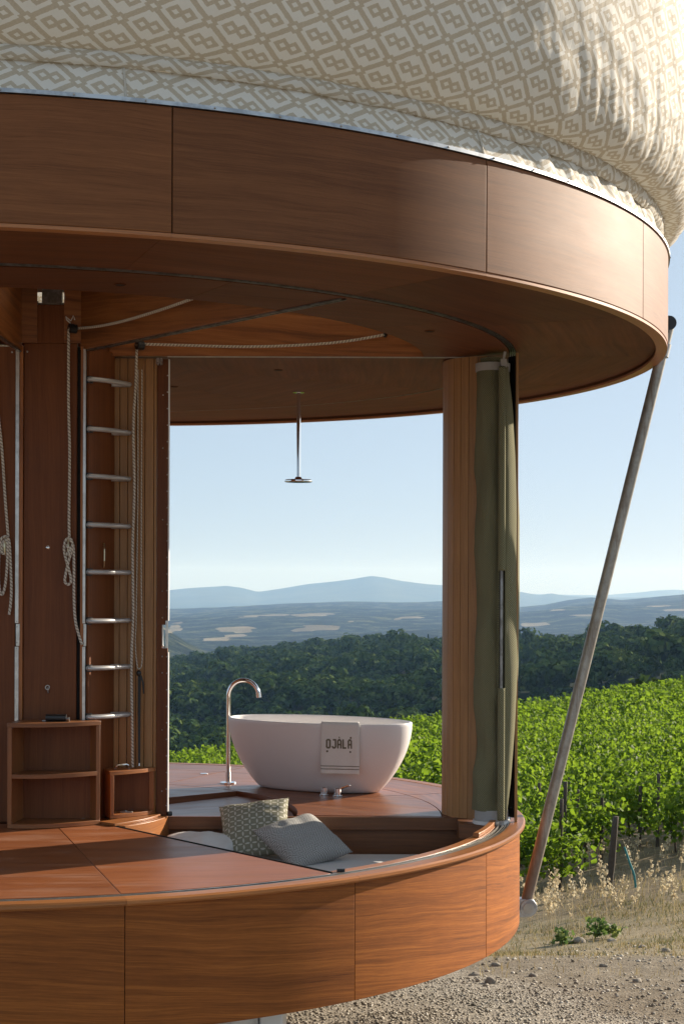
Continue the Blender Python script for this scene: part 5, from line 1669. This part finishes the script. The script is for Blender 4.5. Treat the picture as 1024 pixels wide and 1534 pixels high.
while d < 1420:
    step = 6.3
    x = -0.225 * d - 12
    while x < 0.215 * d + 12:
        xx, dd = x + r.uniform(-2.2, 2.2), d + r.uniform(-2.2, 2.2)
        px = pxof(xx, dd)
        if dd < interp(px, RD) + 14 and r.rand() > 0.04:
            trees.append((dd, xx))
        x += step
    d += 6.0 if d < 900 else 7.5
trees.sort()
hill = lambda x, d: float(forest_h(np.array([x]), np.array([d]))[0])
inst = []
# which of the nearest stand clear of the vineyard crest
def shows(x, d):
    top = 887.1 - (hill(x, d) + 7) / d * 2496.4
    vx = x / d * CREST
    crest = 887.1 - (float(ground_h(vx, CREST)) + 1.4) / CREST * 2496.4
    return top < crest
cnt = 0
for k, (dd, xx) in enumerate(trees):
    z = hill(xx, dd)
    tcb = (dd - DB) / (float(interp(pxof(xx, dd), RD)) - DB)
    band = math.sin(tcb * 31 + 2.5 * float(vnoise(xx, dd, 0.004, 5)) + 0.9)
    sc = (0.62 + 0.65 * r.rand() ** 1.5 + (0.35 if r.rand() < .08 else 0)) * (0.95 + 0.32 * band)
    if cnt < 240 and shows(xx, dd):
        cnt += 1
        t = bpy.data.objects.new('forest_tree', None); COL.objects.link(t)
        t.location = W(xx, dd, z); t.rotation_euler = (0, 0, r.rand() * 6.28); t.scale = (sc, sc, sc)
        tag(t, 'dark green broadleaf tree at the near edge of the forested hill', 'tree', 'trees at the near edge of the forest')
        link('crown', CRM[k % 6], parent=t); link('trunk', TRK, parent=t)
    else:
        inst.append((xx, dd, z, r.rand() * 6.28, sc))
print('forest trees', len(trees), 'vines', len(plants))
o = link('forest', joined('forest', inst, CRF, M['tree'])); o['kind'] = 'stuff'
o['label'] = 'dark green forest covering the hill behind the vineyard'; o['category'] = 'forest'
CON = [fast_mesh('conifer_crown', *conifer_arrays(300 + k), M['conifer']) for k in range(3)]
CTR = fast_mesh('conifer_trunk', *tube_mesh([([(0, 0, -1), (0, 0, 8)], [.3, .1])], 6), M['bark'])
for k, (px, top, lb) in enumerate(((581, 948, 'tallest pointed conifer on the forest ridge above the tub'), (593, 951, 'narrow pointed conifer just right of the tallest one on the ridge'), (641, 950, 'pointed conifer on the ridge beside the slatted corner'),
                                   (556, 954, 'short conifer on the ridge left of the tallest one'), (610, 954, 'small conifer on the ridge between two taller pointed ones'), (654, 953, 'last ridge conifer before the slatted corner'))):
    dd = float(interp(px, RD)) - 6; xx = (px - 548.15) / 2496.4 * dd; z = hill(xx, dd)
    hgt = (887.1 - top) / 2496.4 * dd - z
    t = bpy.data.objects.new('conifer', None); COL.objects.link(t); t.location = W(xx, dd, z); s_ = hgt / 13.0
    t.scale = (s_ * .9, s_ * .9, s_); t.rotation_euler = (0, 0, k)
    tag(t, lb, 'conifer', 'conifers on the ridge'); link('crown', CON[k % 3], parent=t); link('trunk', CTR, parent=t)
for px, top, dd, lb in ((688, 1030, 175, 'rounded dark bush rising behind the vineyard crest at the slatted corner'), (820, 1036, 172, 'rounded dark bush behind the vineyard crest left of the raking pole'), (900, 1026, 178, 'scrubby bush behind the crest right of the raking pole'), (968, 1018, 180, 'low bush behind the crest near the right edge'), (300, 1126, 178, 'pale bush behind the crest left of the bath filler')):
    xx = (px - 548.15) / 2496.4 * dd; z = float(ground_h(xx, dd))
    hgt = (887.1 - top) / 2496.4 * dd - z
    t = bpy.data.objects.new('bush', None); COL.objects.link(t); t.location = W(xx, dd, z); s_ = max(.35, hgt / 7.0); t.scale = (s_ * .8, s_ * .8, s_)
    tag(t, lb, 'bush', 'bushes behind the vineyard crest'); link('crown', CRM[int(px) % 6], parent=t); link('trunk', TRK, parent=t)

# ------------------------------------------------------------------ air
hv = MB(); hv.box(-12000, 12000, -400, 23000, -302, 330)
hm = bpy.data.materials.new('haze'); hm.use_nodes = True
nt = hm.node_tree; nt.nodes.clear()
vo = nt.nodes.new('ShaderNodeVolumePrincipled'); ou = nt.nodes.new('ShaderNodeOutputMaterial')
vo.inputs['Color'].default_value = (0.33, 0.58, 1.0, 1)
vo.inputs['Absorption Color'].default_value = (1, 1, 1, 1)
vo.inputs['Density'].default_value = 7.2e-5
vo.inputs['Anisotropy'].default_value = 0.15
nt.links.new(vo.outputs[0], ou.inputs['Volume'])
o = hv.build('haze', hm, None, sc=1, smooth=0, fixn=False); o['kind'] = 'stuff'
hm.cycles.homogeneous_volume = True
